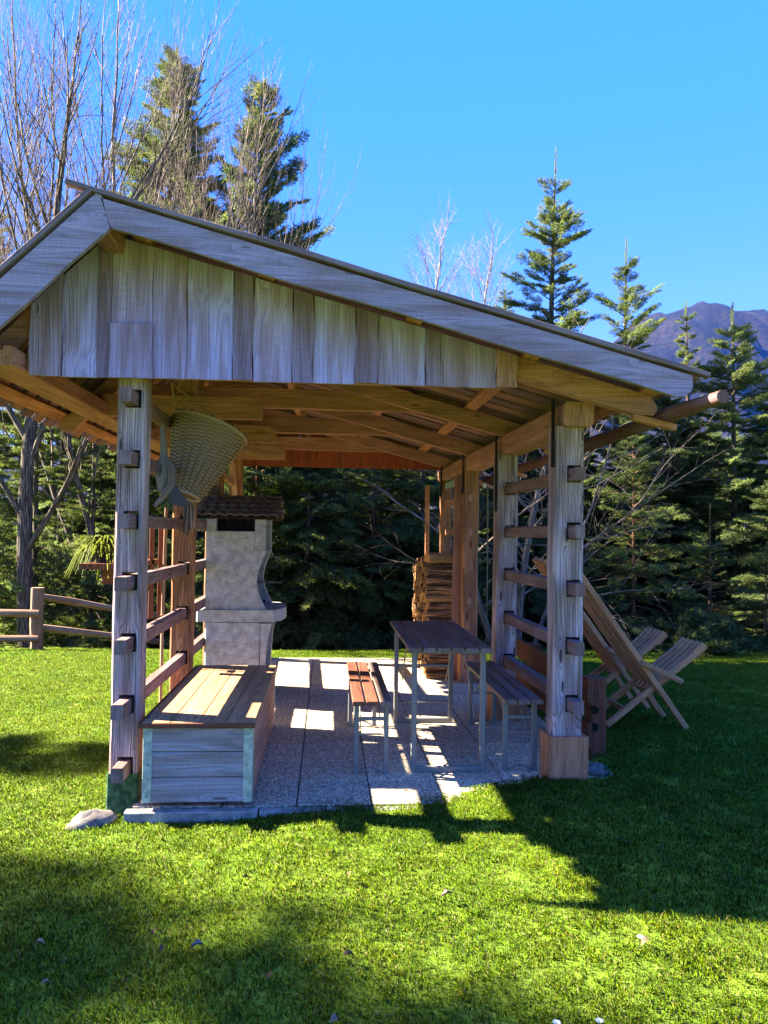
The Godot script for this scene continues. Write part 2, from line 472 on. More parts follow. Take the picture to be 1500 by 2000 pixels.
func make_grass() -> void:
	var tint := FastNoiseLite.new(); tint.seed = 9; tint.frequency = 0.9; tint.fractal_octaves = 4
	var worn := FastNoiseLite.new(); worn.seed = 19; worn.frequency = 2.2; worn.fractal_octaves = 3
	var sets := []
	for k in 4: sets.append(blade_patch(300 + k, 150, 0.075, 0.010, 0.025))
	rng.seed = 77
	var T := [[], [], [], []]
	var C := [[], [], [], []]
	var d := 1.35
	while d < 10.6:
		var step := 0.058 + 0.004 * d
		var x := -0.62 * d - 0.9
		while x < 0.62 * d + 0.9:
			var px := x + rf(-0.04, 0.04); var pd := d + rf(-0.04, 0.04)
			x += step
			var front := 4.10 + 0.10 * smoothstep(-0.5, -0.1, px) + 0.26 * smoothstep(0.3, 1.35, px) + 0.05 * tint.get_noise_2d(px * 4.0, 3.0)
			if px > -1.04 and px < 1.76 and pd > front and pd < 8.9: continue
			var k := rng.randi() % 4
			var sc := rf(0.75, 1.2) * (0.9 + 0.03 * d)
			var b := Basis(Vector3.UP, rf(0, TAU)).scaled(Vector3(sc, sc * rf(0.75, 1.25), sc))
			T[k].append(Transform3D(b, V(px, lawn_y(px, pd), pd)))
			var q := clampf(0.5 + tint.get_noise_2d(px, pd) * 0.8, 0, 1)
			var c := Color(0.78, 0.88, 0.95).lerp(Color(1.10, 1.04, 1.0), q)
			var w := smoothstep(0.18, 0.5, worn.get_noise_2d(px, pd))
			c = c.lerp(Color(1.5, 1.12, 1.5), w * 0.4)
			C[k].append(c * rf(0.85, 1.12))
		d += step
	for k in 4:
		var mm := MultiMesh.new()
		mm.transform_format = MultiMesh.TRANSFORM_3D
		mm.use_colors = true
		mm.mesh = sets[k]
		mm.instance_count = T[k].size()
		for i in T[k].size():
			mm.set_instance_transform(i, T[k][i]); mm.set_instance_color(i, C[k][i])
		var o := MultiMeshInstance3D.new()
		o.name = numbered(self, "grass")
		o.multimesh = mm
		o.material_override = M.blade
		add_child(o)
		tag(o, "short mown green grass of the lawn around the pavilion", "grass")
		o.set_meta("kind", "stuff")

# ---------------------------------------------------------------- vegetation
func spray_mesh(sd: int, twigs: int, nl: float, nw: float, open: float) -> ArrayMesh:
	# a flat spruce bough, one unit long along +z, drooping slightly
	rng.seed = sd
	var st := SurfaceTool.new()
	st.begin(Mesh.PRIMITIVE_TRIANGLES)
	var lines := [[Vector3.ZERO, Vector3(0, -0.05, 1.0), 26]]
	for i in twigs:
		var t := 0.08 + 0.86 * i / twigs
		for s in [-1.0, 1.0]:
			var L := (0.46 * (1.0 - t) + 0.14) * rf(0.7, 1.15)
			var a := Vector3(0, -0.05 * t, t)
			lines.append([a, a + Vector3(s * sin(open), rf(-0.22, 0.10), cos(open)) * L, int(8 + 22 * L)])
	for l in lines:
		var a: Vector3 = l[0]; var b: Vector3 = l[1]
		var dir := (b - a).normalized()
		for i in l[2]:
			var t: float = (i + rng.randf()) / float(l[2])
			var p := a.lerp(b, t)
			var side := Vector3(rf(-1, 1), rf(-0.5, 0.8), rf(-1, 1)).normalized()
			var nd := (dir * 0.8 + side * 0.9).normalized() * nl * rf(0.7, 1.3)
			var w := nd.cross(Vector3(rf(-1, 1), rf(-1, 1), rf(-1, 1))).normalized() * nw
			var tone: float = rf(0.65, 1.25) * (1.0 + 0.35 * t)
			var nn := (Vector3.UP * 0.7 + side * 0.6 + w.cross(nd).normalized() * 0.4).normalized()
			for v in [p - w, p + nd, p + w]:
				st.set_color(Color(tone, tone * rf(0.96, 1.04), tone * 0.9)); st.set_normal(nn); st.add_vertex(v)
	return st.commit()

var sprays := []

func conifer(called: String, label: String, at: Vector3, h: float, r: float, o := {}, group := "") -> Node3D:
	var sd: int = o.get("seed", 1)
	rng.seed = sd * 131 + 17
	var t := thing(called, label, "tree", at, 0.0, group)
	var low: float = o.get("low", 0.05) * h
	var dens: float = o.get("dens", 1.0)
	var droop: float = o.get("droop", 0.25)
	var irr: float = o.get("irr", 0.2)
	var leader: float = o.get("leader", 0.06)
	var kind: Array = o.get("kind", [0, 1])
	var ss: float = o.get("spray", 0.42)
	var lift: float = o.get("lift", 0.0)
	var pw: float = o.get("pow", 0.85)
	var tr: float = o.get("trunk", 0.012 * h + 0.012)
	var st := new_st()
	var pts := []; var rad := []
	var lean := Vector3(rf(-0.02, 0.02), 0, rf(-0.02, 0.02)) * h
	for i in 9:
		var q := i / 8.0
		pts.append(Vector3(0, -0.3 + q * (h + 0.3), 0) + lean * q * q)
		rad.append(tr * (1.0 - q) ** 0.9 + 0.004)
	tube(st, pts, rad, 7, true)
	put("trunk", done(st), o.get("bark", M.bark), t)
	var T := [[], []]
	var C := [[], []]
	var lim := new_st()
	var y := low
	var spacing: float = o.get("gap", 0.26) / dens ** 0.5
	while y < h * (1.0 - leader):
		var q := (y - low) / (h - low)
		var nb := int(round((5.0 + rf(0, 2.5)) * dens ** 0.5))
		var a0 := rf(0, TAU)
		var lvl := rf(1.0 - irr, 1.0 + irr * 0.5)
		for b in nb:
			var az := a0 + TAU * (b + rf(-0.3, 0.3)) / nb
			var L := r * maxf((1.0 - q) ** pw, 0.05) * lvl * rf(1.0 - irr * 1.3, 1.0 + irr * 0.4)
			if L < 0.05: continue
			if rng.randf() < 0.10 + 0.12 * irr: continue
			var up := lerpf(-0.12, 0.75, q ** 1.2) + lift + rf(-0.22, 0.22)
			var dir := Vector3(cos(az), up, sin(az)).normalized()
			var base := Vector3(0, y + rf(-0.5, 0.5) * spacing, 0) + lean * (y / h) ** 2
			var bend := Vector3(0, -droop * L * (1.0 - q * 0.8), 0)
			var mid := base + dir * L * 0.5 + bend * 0.35
			var tip := base + dir * L + bend
			tube(lim, [base, mid, tip], [0.006 + 0.008 * L, 0.004 + 0.004 * L, 0.002], 3, false)
			var ns := int(maxf(3.0, L / (ss * 0.34) * dens ** 0.4))
			for k in ns:
				var u := lerpf(0.12, 0.98, (k + rf(0.2, 0.8)) / ns)
				var p := base.lerp(mid, u * 2.0) if u < 0.5 else mid.lerp(tip, u * 2.0 - 1.0)
				var fd := (tip - base).normalized()
				var yaw := (1.0 if k % 2 == 0 else -1.0) * rf(0.15, 0.95) * (1.0 - u * 0.6)
				var fz := fd.rotated(Vector3.UP, yaw)
				fz = (fz + Vector3(0, rf(-0.35, 0.15) * (1.0 - q), 0)).normalized()
				var B := frame_of(fz, Vector3.UP).rotated(fz, rf(-0.7, 0.7))
				var sc := ss * rf(0.65, 1.2) * clampf(0.45 + L * 0.55, 0.35, 1.0) * (1.0 - 0.25 * u)
				var w := rng.randi() % 2
				T[w].append(Transform3D(B.scaled(Vector3.ONE * sc), p))
				var v := rf(0.7, 1.25)
				C[w].append(Color(v * rf(0.92, 1.1), v, v * rf(0.85, 1.1)))
		y += spacing * rf(0.7, 1.2) * (1.0 - 0.45 * q) * (0.6 + h * 0.06)
	# the leading shoot
	for k in 6:
		var p := Vector3(0, h * (1.0 - leader * (k + 1) / 7.0), 0) + lean
		T[0].append(Transform3D(frame_of(Vector3(rf(-0.25, 0.25), 1, rf(-0.25, 0.25)).normalized(), Vector3.RIGHT).scaled(Vector3.ONE * ss * 0.28), p))
		C[0].append(Color(1.1, 1.1, 1.0))
	put("limbs", done(lim), o.get("bark", M.bark), t)
	var all: Array = T[0] + T[1]
	var cols: Array = C[0] + C[1]
	var mm := MultiMesh.new()
	mm.transform_format = MultiMesh.TRANSFORM_3D
	mm.use_colors = true
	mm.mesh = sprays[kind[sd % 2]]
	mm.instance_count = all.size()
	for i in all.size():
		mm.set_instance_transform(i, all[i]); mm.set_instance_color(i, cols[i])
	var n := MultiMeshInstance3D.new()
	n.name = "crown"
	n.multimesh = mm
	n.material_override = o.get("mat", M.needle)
	n.set_meta("kind", "stuff")
	t.add_child(n)
	return t

func grow(st: SurfaceTool, p: Vector3, dir: Vector3, L: float, r: float, level: int, o: Dictionary) -> void:
	var n := 4 if level < 3 else 3
	var pts := [p]; var rad := [r]
	var d := dir
	var end_r := r * (0.62 if level < int(o.levels) else 0.25)
	for i in n:
		d = (d + Vector3(rf(-1, 1), rf(-1, 1), rf(-1, 1)) * float(o.wander) + Vector3.UP * float(o.up) * 0.25).normalized()
		pts.append(pts[-1] + d * L / n)
		rad.append(lerpf(r, end_r, (i + 1.0) / n))
	tube(st, pts, rad, 7 if level == 0 else (5 if level < 3 else 3), level == 0)
	if level >= int(o.levels): return
	var kids: int = o.kids[mini(level, o.kids.size() - 1)]
	for k in kids:
		var u := lerpf(float(o.get("from", 0.3)) if level == 0 else 0.2, 1.0, (k + rf(0.3, 1.0)) / kids)
		var fi := clampf(u, 0, 0.999) * n
		var q: Vector3 = pts[int(fi)].lerp(pts[int(fi) + 1], fi - int(fi))
		var ax := d.cross(Vector3(rf(-1, 1), rf(-1, 1), rf(-1, 1))).normalized()
		var nd := d.rotated(ax, rf(o.spread * 0.55, o.spread * 1.25))
		nd = (nd + Vector3.UP * float(o.up) * 0.6).normalized()
		grow(st, q, nd, L * rf(o.shrink * 0.75, o.shrink * 1.15), lerpf(r, end_r, u) * rf(0.42, 0.62), level + 1, o)
	grow(st, pts[-1], d, L * float(o.shrink) * 0.9, end_r * 0.95, level + 1, o)

func bare_tree(called: String, label: String, at: Vector3, stems: Array, o: Dictionary, bark: Material, group := "") -> Node3D:
	rng.seed = o.seed
	var t := thing(called, label, "tree", at, 0.0, group)
	for s in stems:
		var st := new_st()
		var tp := new_st()
		# trunk
		var dir: Vector3 = s.dir.normalized()
		var L: float = s.len
		var pts := []; var rad := []
		var side := dir.cross(Vector3.FORWARD).normalized()
		for i in 7:
			var u := i / 6.0
			pts.append(s.get("at", Vector3.ZERO) + Vector3(0, -0.25, 0) * (1.0 - u) + dir * L * u + side * sin(u * 3.0) * L * 0.03)
			rad.append(lerpf(s.r, s.r * 0.6, u))
		tube(tp, pts, rad, 8, true)
		put("trunk", done(tp), bark, t)
		var kids: int = s.get("kids", 6)
		for k in kids:
			var u := lerpf(s.get("from", 0.35), 1.0, (k + rf(0.2, 0.8)) / kids)
			var fi := u * 5.99
			var q: Vector3 = pts[int(fi)].lerp(pts[int(fi) + 1], fi - int(fi))
			var az := k * 2.4 + rf(-0.5, 0.5)
			var out := Vector3(cos(az), 0, sin(az))
			var nd := (dir * cos(o.spread) + out * sin(o.spread) + Vector3.UP * float(o.up) * 0.5).normalized()
			grow(st, q, nd, L * s.get("limb", 0.5) * rf(0.75, 1.15), s.r * rf(0.28, 0.42), 1, o)
		grow(st, pts[-1], dir, L * s.get("limb", 0.5), s.r * 0.55, 1, o)
		put("crown", done(st), bark, t)
	return t

func bush(called: String, label: String, at: Vector3, rx: float, ry: float, sd: int, material: Material, n := 220) -> void:
	rng.seed = sd
	var t := thing(called, label, "shrub", at)
	var st := new_st()
	var T := []
	for i in n:
		var az := rf(0, TAU); var el := rf(0.02, 1.5)
		var dir := Vector3(cos(az) * cos(el), sin(el), sin(az) * cos(el))
		var u := rf(0.35, 1.0)
		var p := Vector3(dir.x * rx, dir.y * ry, dir.z * rx) * u
		if i % 6 == 0: tube(st, [Vector3(0, -0.05, 0), p * 0.55, p], [0.008, 0.005, 0.002], 3, false)
		T.append(Transform3D(frame_of((dir + Vector3(rf(-0.4, 0.4), 0.2, rf(-0.4, 0.4))).normalized(), Vector3.UP).scaled(Vector3.ONE * rf(0.18, 0.32)), p * 0.9))
	put("stems", done(st), M.bark, t)
	var mm := MultiMesh.new()
	mm.transform_format = MultiMesh.TRANSFORM_3D
	mm.use_colors = true
	mm.mesh = sprays[2]
	mm.instance_count = T.size()
	for i in T.size():
		mm.set_instance_transform(i, T[i]); mm.set_instance_color(i, Color.WHITE * rf(0.7, 1.3))
	var o := MultiMeshInstance3D.new()
	o.name = "foliage"
	o.set_meta("kind", "stuff")
	o.multimesh = mm
	o.material_override = material
	t.add_child(o)

func at_ground(x: float, d: float) -> Vector3:
	return V(x, lawn_y(x, d), d)

func make_trees() -> void:
	sprays = [spray_mesh(1, 9, 0.13, 0.016, 0.85), spray_mesh(2, 7, 0.15, 0.018, 0.7), spray_mesh(3, 6, 0.22, 0.03, 0.8), spray_mesh(4, 5, 0.12, 0.013, 0.75)]
	# tall conifers behind the left of the roof
	conifer("spruce", "tall dark conifer rising behind the bare tree, left of the roof ridge", at_ground(-3.5, 16.0), 12.4, 3.2, {"seed": 3, "dens": 1.7, "irr": 0.4, "spray": 0.62, "mat": M.needle, "leader": 0.03, "pow": 0.75, "gap": 0.3})
	conifer("pine", "irregular tall conifer with separate tufted boughs above the roof ridge", at_ground(-1.62, 15.5), 11.3, 3.2, {"seed": 13, "dens": 1.5, "irr": 0.45, "spray": 0.7, "mat": M.needle, "lift": 0.28, "droop": 0.05, "leader": 0.02, "pow": 0.78, "gap": 0.40})
	conifer("spruce", "broad conifer at the left edge behind the bare branches", at_ground(-6.6, 15.0), 8.6, 2.0, {"seed": 15, "dens": 1.0, "irr": 0.4, "spray": 0.6, "mat": M.needle})
	# spruces above the right of the roof
	conifer("spruce", "spruce with a tall bare leading shoot above the roof slope", at_ground(4.05, 14.0), 9.4, 2.2, {"seed": 5, "dens": 1.2, "irr": 0.55, "spray": 0.46, "leader": 0.10, "lift": 0.16, "gap": 0.30, "mat": M.needle})
	conifer("spruce", "slender sunlit spruce just left of the mountain slope", at_ground(5.1, 13.0), 7.1, 1.8, {"seed": 6, "dens": 1.1, "irr": 0.55, "spray": 0.42, "leader": 0.07, "lift": 0.2, "gap": 0.28})
	conifer("spruce", "small dark spruce tip peeking over the roof beside the bare birches", at_ground(4.95, 22.0), 10.5, 1.5, {"seed": 7, "dens": 0.9, "spray": 0.5, "mat": M.needle})
	conifer("spruce", "full green spruce in front of the mountain at the right edge", at_ground(6.9, 12.6), 5.9, 1.9, {"seed": 8, "dens": 1.2, "irr": 0.25, "spray": 0.45, "leader": 0.08})
	conifer("spruce", "yellowish thin spruce between the mountain and the full green spruce", at_ground(6.9, 14.2), 6.6, 1.0, {"seed": 9, "dens": 0.7, "irr": 0.4, "spray": 0.4, "mat": M.needle})
	conifer("spruce", "dense green spruce standing behind the gutter end", at_ground(6.0, 13.2), 4.7, 1.8, {"seed": 10, "dens": 1.3, "spray": 0.45})
	conifer("young_spruce", "young sparse spruce with a bare brown stem right of the front post", at_ground(4.45, 10.9), 3.55, 1.05, {"seed": 20, "dens": 0.9, "irr": 0.35, "spray": 0.34, "lift": 0.15, "mat": M.needle, "bark": M.bark_red, "trunk": 0.032, "leader": 0.05, "low": 0.12, "gap": 0.2})
	conifer("young_spruce", "small young spruce with a long bare leading shoot near the right edge", at_ground(5.55, 10.8), 2.15, 0.72, {"seed": 21, "dens": 0.8, "spray": 0.26, "lift": 0.22, "mat": M.needle, "bark": M.bark_red, "trunk": 0.024, "leader": 0.30, "gap": 0.15})
	conifer("young_spruce", "bright yellow-green spruce cut off by the right picture edge", at_ground(6.75, 10.6), 3.6, 1.25, {"seed": 22, "dens": 1.1, "spray": 0.36, "lift": 0.2, "mat": M.needle})
	conifer("young_spruce", "low young spruce with an orange stem in the right corner of the lawn", at_ground(6.15, 10.4), 1.5, 0.6, {"seed": 23, "dens": 0.8, "spray": 0.26, "lift": 0.2, "mat": M.needle, "bark": M.bark_red, "trunk": 0.022})
	bush("low_bush", "low rounded evergreen bush at the lawn edge behind the folding chairs", at_ground(5.1, 10.2), 0.62, 0.36, 44, M.needle, 260)
	# dense dark row behind the pavilion
	var k := 0
	for a in [[-2.2, 12.4, 4.4], [-1.1, 11.6, 3.7], [-0.3, 11.5, 3.6], [0.7, 11.9, 3.7], [1.5, 12.0, 3.6], [-0.9, 13.4, 5.7], [0.3, 13.6, 5.6], [1.5, 13.7, 5.6], [2.6, 13.8, 5.4], [3.6, 14.2, 5.2], [4.6, 13.9, 4.3], [5.5, 14.2, 4.2], [6.5, 13.6, 3.9], [7.6, 12.6, 4.4], [8.4, 13.4, 4.8]]:
		conifer("forest_spruce", "dark spruce in the dense shaded row behind the pavilion and lawn", at_ground(a[0], a[1]), a[2], 1.35, {"seed": 50 + k, "dens": 1.15, "irr": 0.3, "spray": 0.55, "mat": M.needle, "droop": 0.4, "low": 0.03, "bark": M.bark_red if k == 1 else M.bark}, "dark spruces behind the pavilion")
		k += 1
	# second line of dark trees that closes the view
	for i in 24:
		rng.seed = 900 + i
		var bx := -13.0 + i * 1.3 + rf(-0.3, 0.3)
		var bd := rf(17.0, 20.0)
		var bh := 7.4 if bx < -1.5 else (5.6 if bx < 6.0 else 5.0)
		conifer("far_spruce", "distant dark spruce of the wood behind the first row of trees", at_ground(bx, bd), bh * rf(0.9, 1.1), 1.5, {"seed": 200 + i, "dens": 1.0, "irr": 0.3, "spray": 0.75, "mat": M.needle, "low": 0.02}, "distant spruces of the wood")
	# sunlit green row at the left
	for a in [[-3.0, 12.7, 4.6], [-3.65, 12.3, 4.0], [-4.4, 12.0, 4.4], [-5.2, 11.7, 4.2], [-2.4, 13.2, 5.0], [-3.3, 14.2, 5.6], [-4.6, 13.6, 5.4]]:
		conifer("green_spruce", "sunlit green spruce behind the rail fence at the left", at_ground(a[0], a[1]), a[2], 1.1, {"seed": 80 + k, "dens": 0.8, "irr": 0.35, "spray": 0.45, "mat": M.needle, "droop": 0.35, "low": 0.02}, "sunlit spruces behind the fence")
		k += 1
	# bare trees
	bare_tree("bare_tree", "bare tree with a thick grey trunk behind the corner of the fence", at_ground(-4.22, 11.3), [{"dir": Vector3(0.02, 1, 0), "len": 4.6, "r": 0.12, "kids": 9, "from": 0.3, "limb": 0.55}], {"seed": 5, "levels": 5, "kids": [4, 4, 4, 3, 3], "wander": 0.12, "up": 0.22, "spread": 0.62, "shrink": 0.62}, M.bark)
	bare_tree("bare_tree", "tall many-stemmed bare tree reaching up behind the roof ridge", at_ground(-2.75, 12.6), [
		{"dir": Vector3(-0.10, 1, 0.05), "len": 6.2, "r": 0.06, "kids": 9, "limb": 0.42}, {"dir": Vector3(-0.24, 1, 0.1), "len": 6.0, "r": 0.055, "kids": 9, "limb": 0.42, "at": Vector3(-0.3, 0, 0.1)},
		{"dir": Vector3(0.06, 1, -0.1), "len": 5.6, "r": 0.05, "kids": 8, "limb": 0.42, "at": Vector3(0.25, 0, -0.1)}, {"dir": Vector3(0.17, 1, 0.12), "len": 5.2, "r": 0.05, "kids": 8, "limb": 0.42, "at": Vector3(0.5, 0, 0.15)},
		{"dir": Vector3(-0.40, 1, -0.1), "len": 5.6, "r": 0.05, "kids": 8, "limb": 0.42, "at": Vector3(-0.5, 0, 0)}],
		{"seed": 8, "levels": 4, "kids": [5, 5, 5, 4], "wander": 0.10, "up": 0.35, "spread": 0.5, "shrink": 0.6}, M.bark_pale)
	bare_tree("bare_tree", "pale bare tree with crooked limbs behind the right side posts", at_ground(2.45, 10.6), [
		{"dir": Vector3(-0.34, 1, 0.0), "len": 1.9, "r": 0.06, "kids": 6, "limb": 0.62}, {"dir": Vector3(0.12, 1, 0.05), "len": 2.3, "r": 0.065, "kids": 6, "limb": 0.5, "at": Vector3(0.2, 0, 0)},
		{"dir": Vector3(0.42, 1, 0.1), "len": 1.8, "r": 0.035, "kids": 5, "limb": 0.7, "at": Vector3(0.35, 0, 0)}],
		{"seed": 23, "levels": 4, "kids": [3, 3, 3, 2], "wander": 0.17, "up": 0.03, "spread": 0.95, "shrink": 0.66}, M.bark_pale)
	for a in [[3.35, 26.0, 14.6, 31, "bare white birch above the roof slope, left one of two"], [5.25, 27.0, 14.6, 32, "bare white birch above the roof slope, right one of two"]]:
		bare_tree("birch", a[4], at_ground(a[0], a[1]), [{"dir": Vector3(0.03, 1, 0), "len": a[2] * 0.84, "r": 0.055, "kids": 26, "limb": 0.10, "from": 0.5}], {"seed": a[3], "levels": 4, "kids": [4, 4, 3, 3], "wander": 0.16, "up": 0.12, "spread": 0.6, "shrink": 0.66}, M.bark_white, "distant bare birches")
	# trees left of the picture whose shade lies on the lawn
	conifer("spruce", "large spruce left of the picture, shading the lawn beside the pavilion", at_ground(-14.5, 8.4), 9.6, 2.0, {"seed": 92, "dens": 0.7, "spray": 0.7, "irr": 0.5})
	conifer("spruce", "tall spruce left of the picture shading the near lawn", at_ground(-19.2, 7.0), 15.0, 3.3, {"seed": 91, "dens": 0.85, "spray": 0.8, "irr": 0.5})
	conifer("spruce", "slim spruce left of the picture beside the tall one", at_ground(-19.0, 7.75), 13.5, 2.0, {"seed": 93, "dens": 0.7, "spray": 0.7, "irr": 0.5})

func make_mountain() -> void:
	var n := FastNoiseLite.new(); n.seed = 4; n.frequency = 0.0016; n.fractal_octaves = 5
	var st := new_st()
	st.set_smooth_group(0)
	var prof := [[-3200, 260], [-1500, 250], [-200, 220], [350, 300], [661, 470], [760, 555], [844, 622], [905, 632], [958, 655], [1040, 628], [1120, 640], [1189, 626], [1500, 700], [2600, 620], [3600, 300]]
	var cols := 420; var rows := 70
	for j in rows:
		for i in cols:
			var x := lerpf(-3200, 3600, i / float(cols - 1))
			var d := lerpf(900, 3200, j / float(rows - 1))
			var top := 0.0
			for k in prof.size() - 1:
				if x >= prof[k][0] and x <= prof[k + 1][0]:
					var u: float = (x - prof[k][0]) / (prof[k + 1][0] - prof[k][0])
					top = lerpf(prof[k][1], prof[k + 1][1], u)
			var s := smoothstep(900.0, 2000.0, d) * (1.0 - smoothstep(2000.0, 3200.0, d))
			var rid := 1.0 - absf(n.get_noise_2d(x * 1.5, d * 0.8)) * 2.0
			var y := top * s ** 1.15 - 30.0 + (rid - 0.6) * 90.0 * s * (1.0 - 0.8 * smoothstep(0.75, 1.0, s)) + n.get_noise_2d(x * 9.0, d * 9.0) * 26.0 * s * (1.0 - 0.6 * smoothstep(0.8, 1.0, s)) + n.get_noise_2d(x * 31.0, d * 20.0) * 7.0 * s
			st.add_vertex(V(x, y, d))
	for j in rows - 1:
		for i in cols - 1:
			var a := j * cols + i
			for k in [a, a + cols, a + cols + 1, a, a + cols + 1, a + 1]: st.add_index(k)
	var o := put("mountain", done(st), M.mountain)
	o.set_meta("kind", "structure")

# ---------------------------------------------------------------- terrace
func make_terrace() -> void:
	var st := new_st()
	box(st, V(0.36, -0.079, 6.49), Vector3(2.74, 0.13, 4.70))
	var base := put("terrace", done(st), M.mortar)
	base.set_meta("kind", "structure")
	# exposed-aggregate slabs, each its own piece
	var t0 := [-1.0, -0.535, -0.14, 0.26, 0.66, 1.06, 1.46, 1.725]
	rng.seed = 61
	var d := 4.145
	var row := 0
	while d < 8.8:
		var dl := 0.395
		for i in 7:
			var x0: float = t0[i] + 0.004; var x1: float = t0[i + 1] - 0.004
			var s := new_st()
			var d1 := minf(d + dl, 8.84)
			var dy := rf(-0.0015, 0.0015)
			box(s, V((x0 + x1) / 2, -0.007 + dy, (d + d1) / 2), Vector3(x1 - x0, 0.016, d1 - d - 0.007), 0.003)
			put("paving_slab", done(s), M.agg[rng.randi() % 3], base)
		d += 0.40
		row += 1
	for k in [[V(-0.68, -0.053, 4.10), Vector3(0.68, 0.10, 0.065)], [V(0.22, -0.055, 4.102), Vector3(1.10, 0.10, 0.065)], [V(1.13, -0.056, 4.11), Vector3(0.70, 0.10, 0.065)], [V(-1.045, -0.05, 4.75), Vector3(0.06, 0.10, 0.78)], [V(-1.045, -0.05, 5.9), Vector3(0.06, 0.10, 1.48)], [V(1.76, -0.03, 5.2), Vector3(0.06, 0.10, 1.6)], [V(0.3, -0.04, 8.885), Vector3(2.8, 0.10, 0.07)]]:
		put("kerb_stone", box_mesh(k[0], k[1], 0.006), M.kerb, base)

func rock(called: String, label: String, at: Vector3, s: Vector3, sd: int, m: Material, turn := 0.0) -> void:
	var n := FastNoiseLite.new(); n.seed = sd; n.frequency = 0.9
	var st := new_st()
	var rings := []
	for i in 9:
		var r := PackedVector3Array()
		var la := lerpf(-1.5, 1.5, i / 8.0)
		for k in 16:
			var lo := -TAU * k / 16
			var v := Vector3(cos(la) * cos(lo), sin(la), cos(la) * sin(lo))
			v *= 1.0 + 0.28 * n.get_noise_3dv(v * 1.6) + 0.06 * n.get_noise_3dv(v * 7.0)
			r.append(v * s)
		rings.append(r)
	skin(st, rings, true, true)
	var o := put(called, done(st), m)
	o.position = at; o.rotation.y = turn
	tag(o, label, "stone")

# ---------------------------------------------------------------- pavilion
# a post with a through mortise round every rail that passes it
func mortised(called: String, mesh: ArrayMesh, m: Material, parent: Node3D, shift: Vector3, cuts: Array, size: Vector3) -> void:
	var c := CSGMesh3D.new()
	c.name = numbered(parent, called)
	c.mesh = mesh
	c.material = m
	parent.add_child(c)
	c.position = shift
	for p in cuts:
		var b := CSGBox3D.new()
		b.name = numbered(c, "mortise")
		b.operation = CSGShape3D.OPERATION_SUBTRACTION
		b.size = size
		b.material = m
		c.add_child(b)
		b.position = p

const SL := 0.262
func roof_r(x: float) -> float:   # underside of the right rafters
	return 2.235 - SL * (x - 1.35)
func roof_l(x: float) -> float:   # underside of the left rafters
	return roof_r(-1.15) + (x + 1.15)

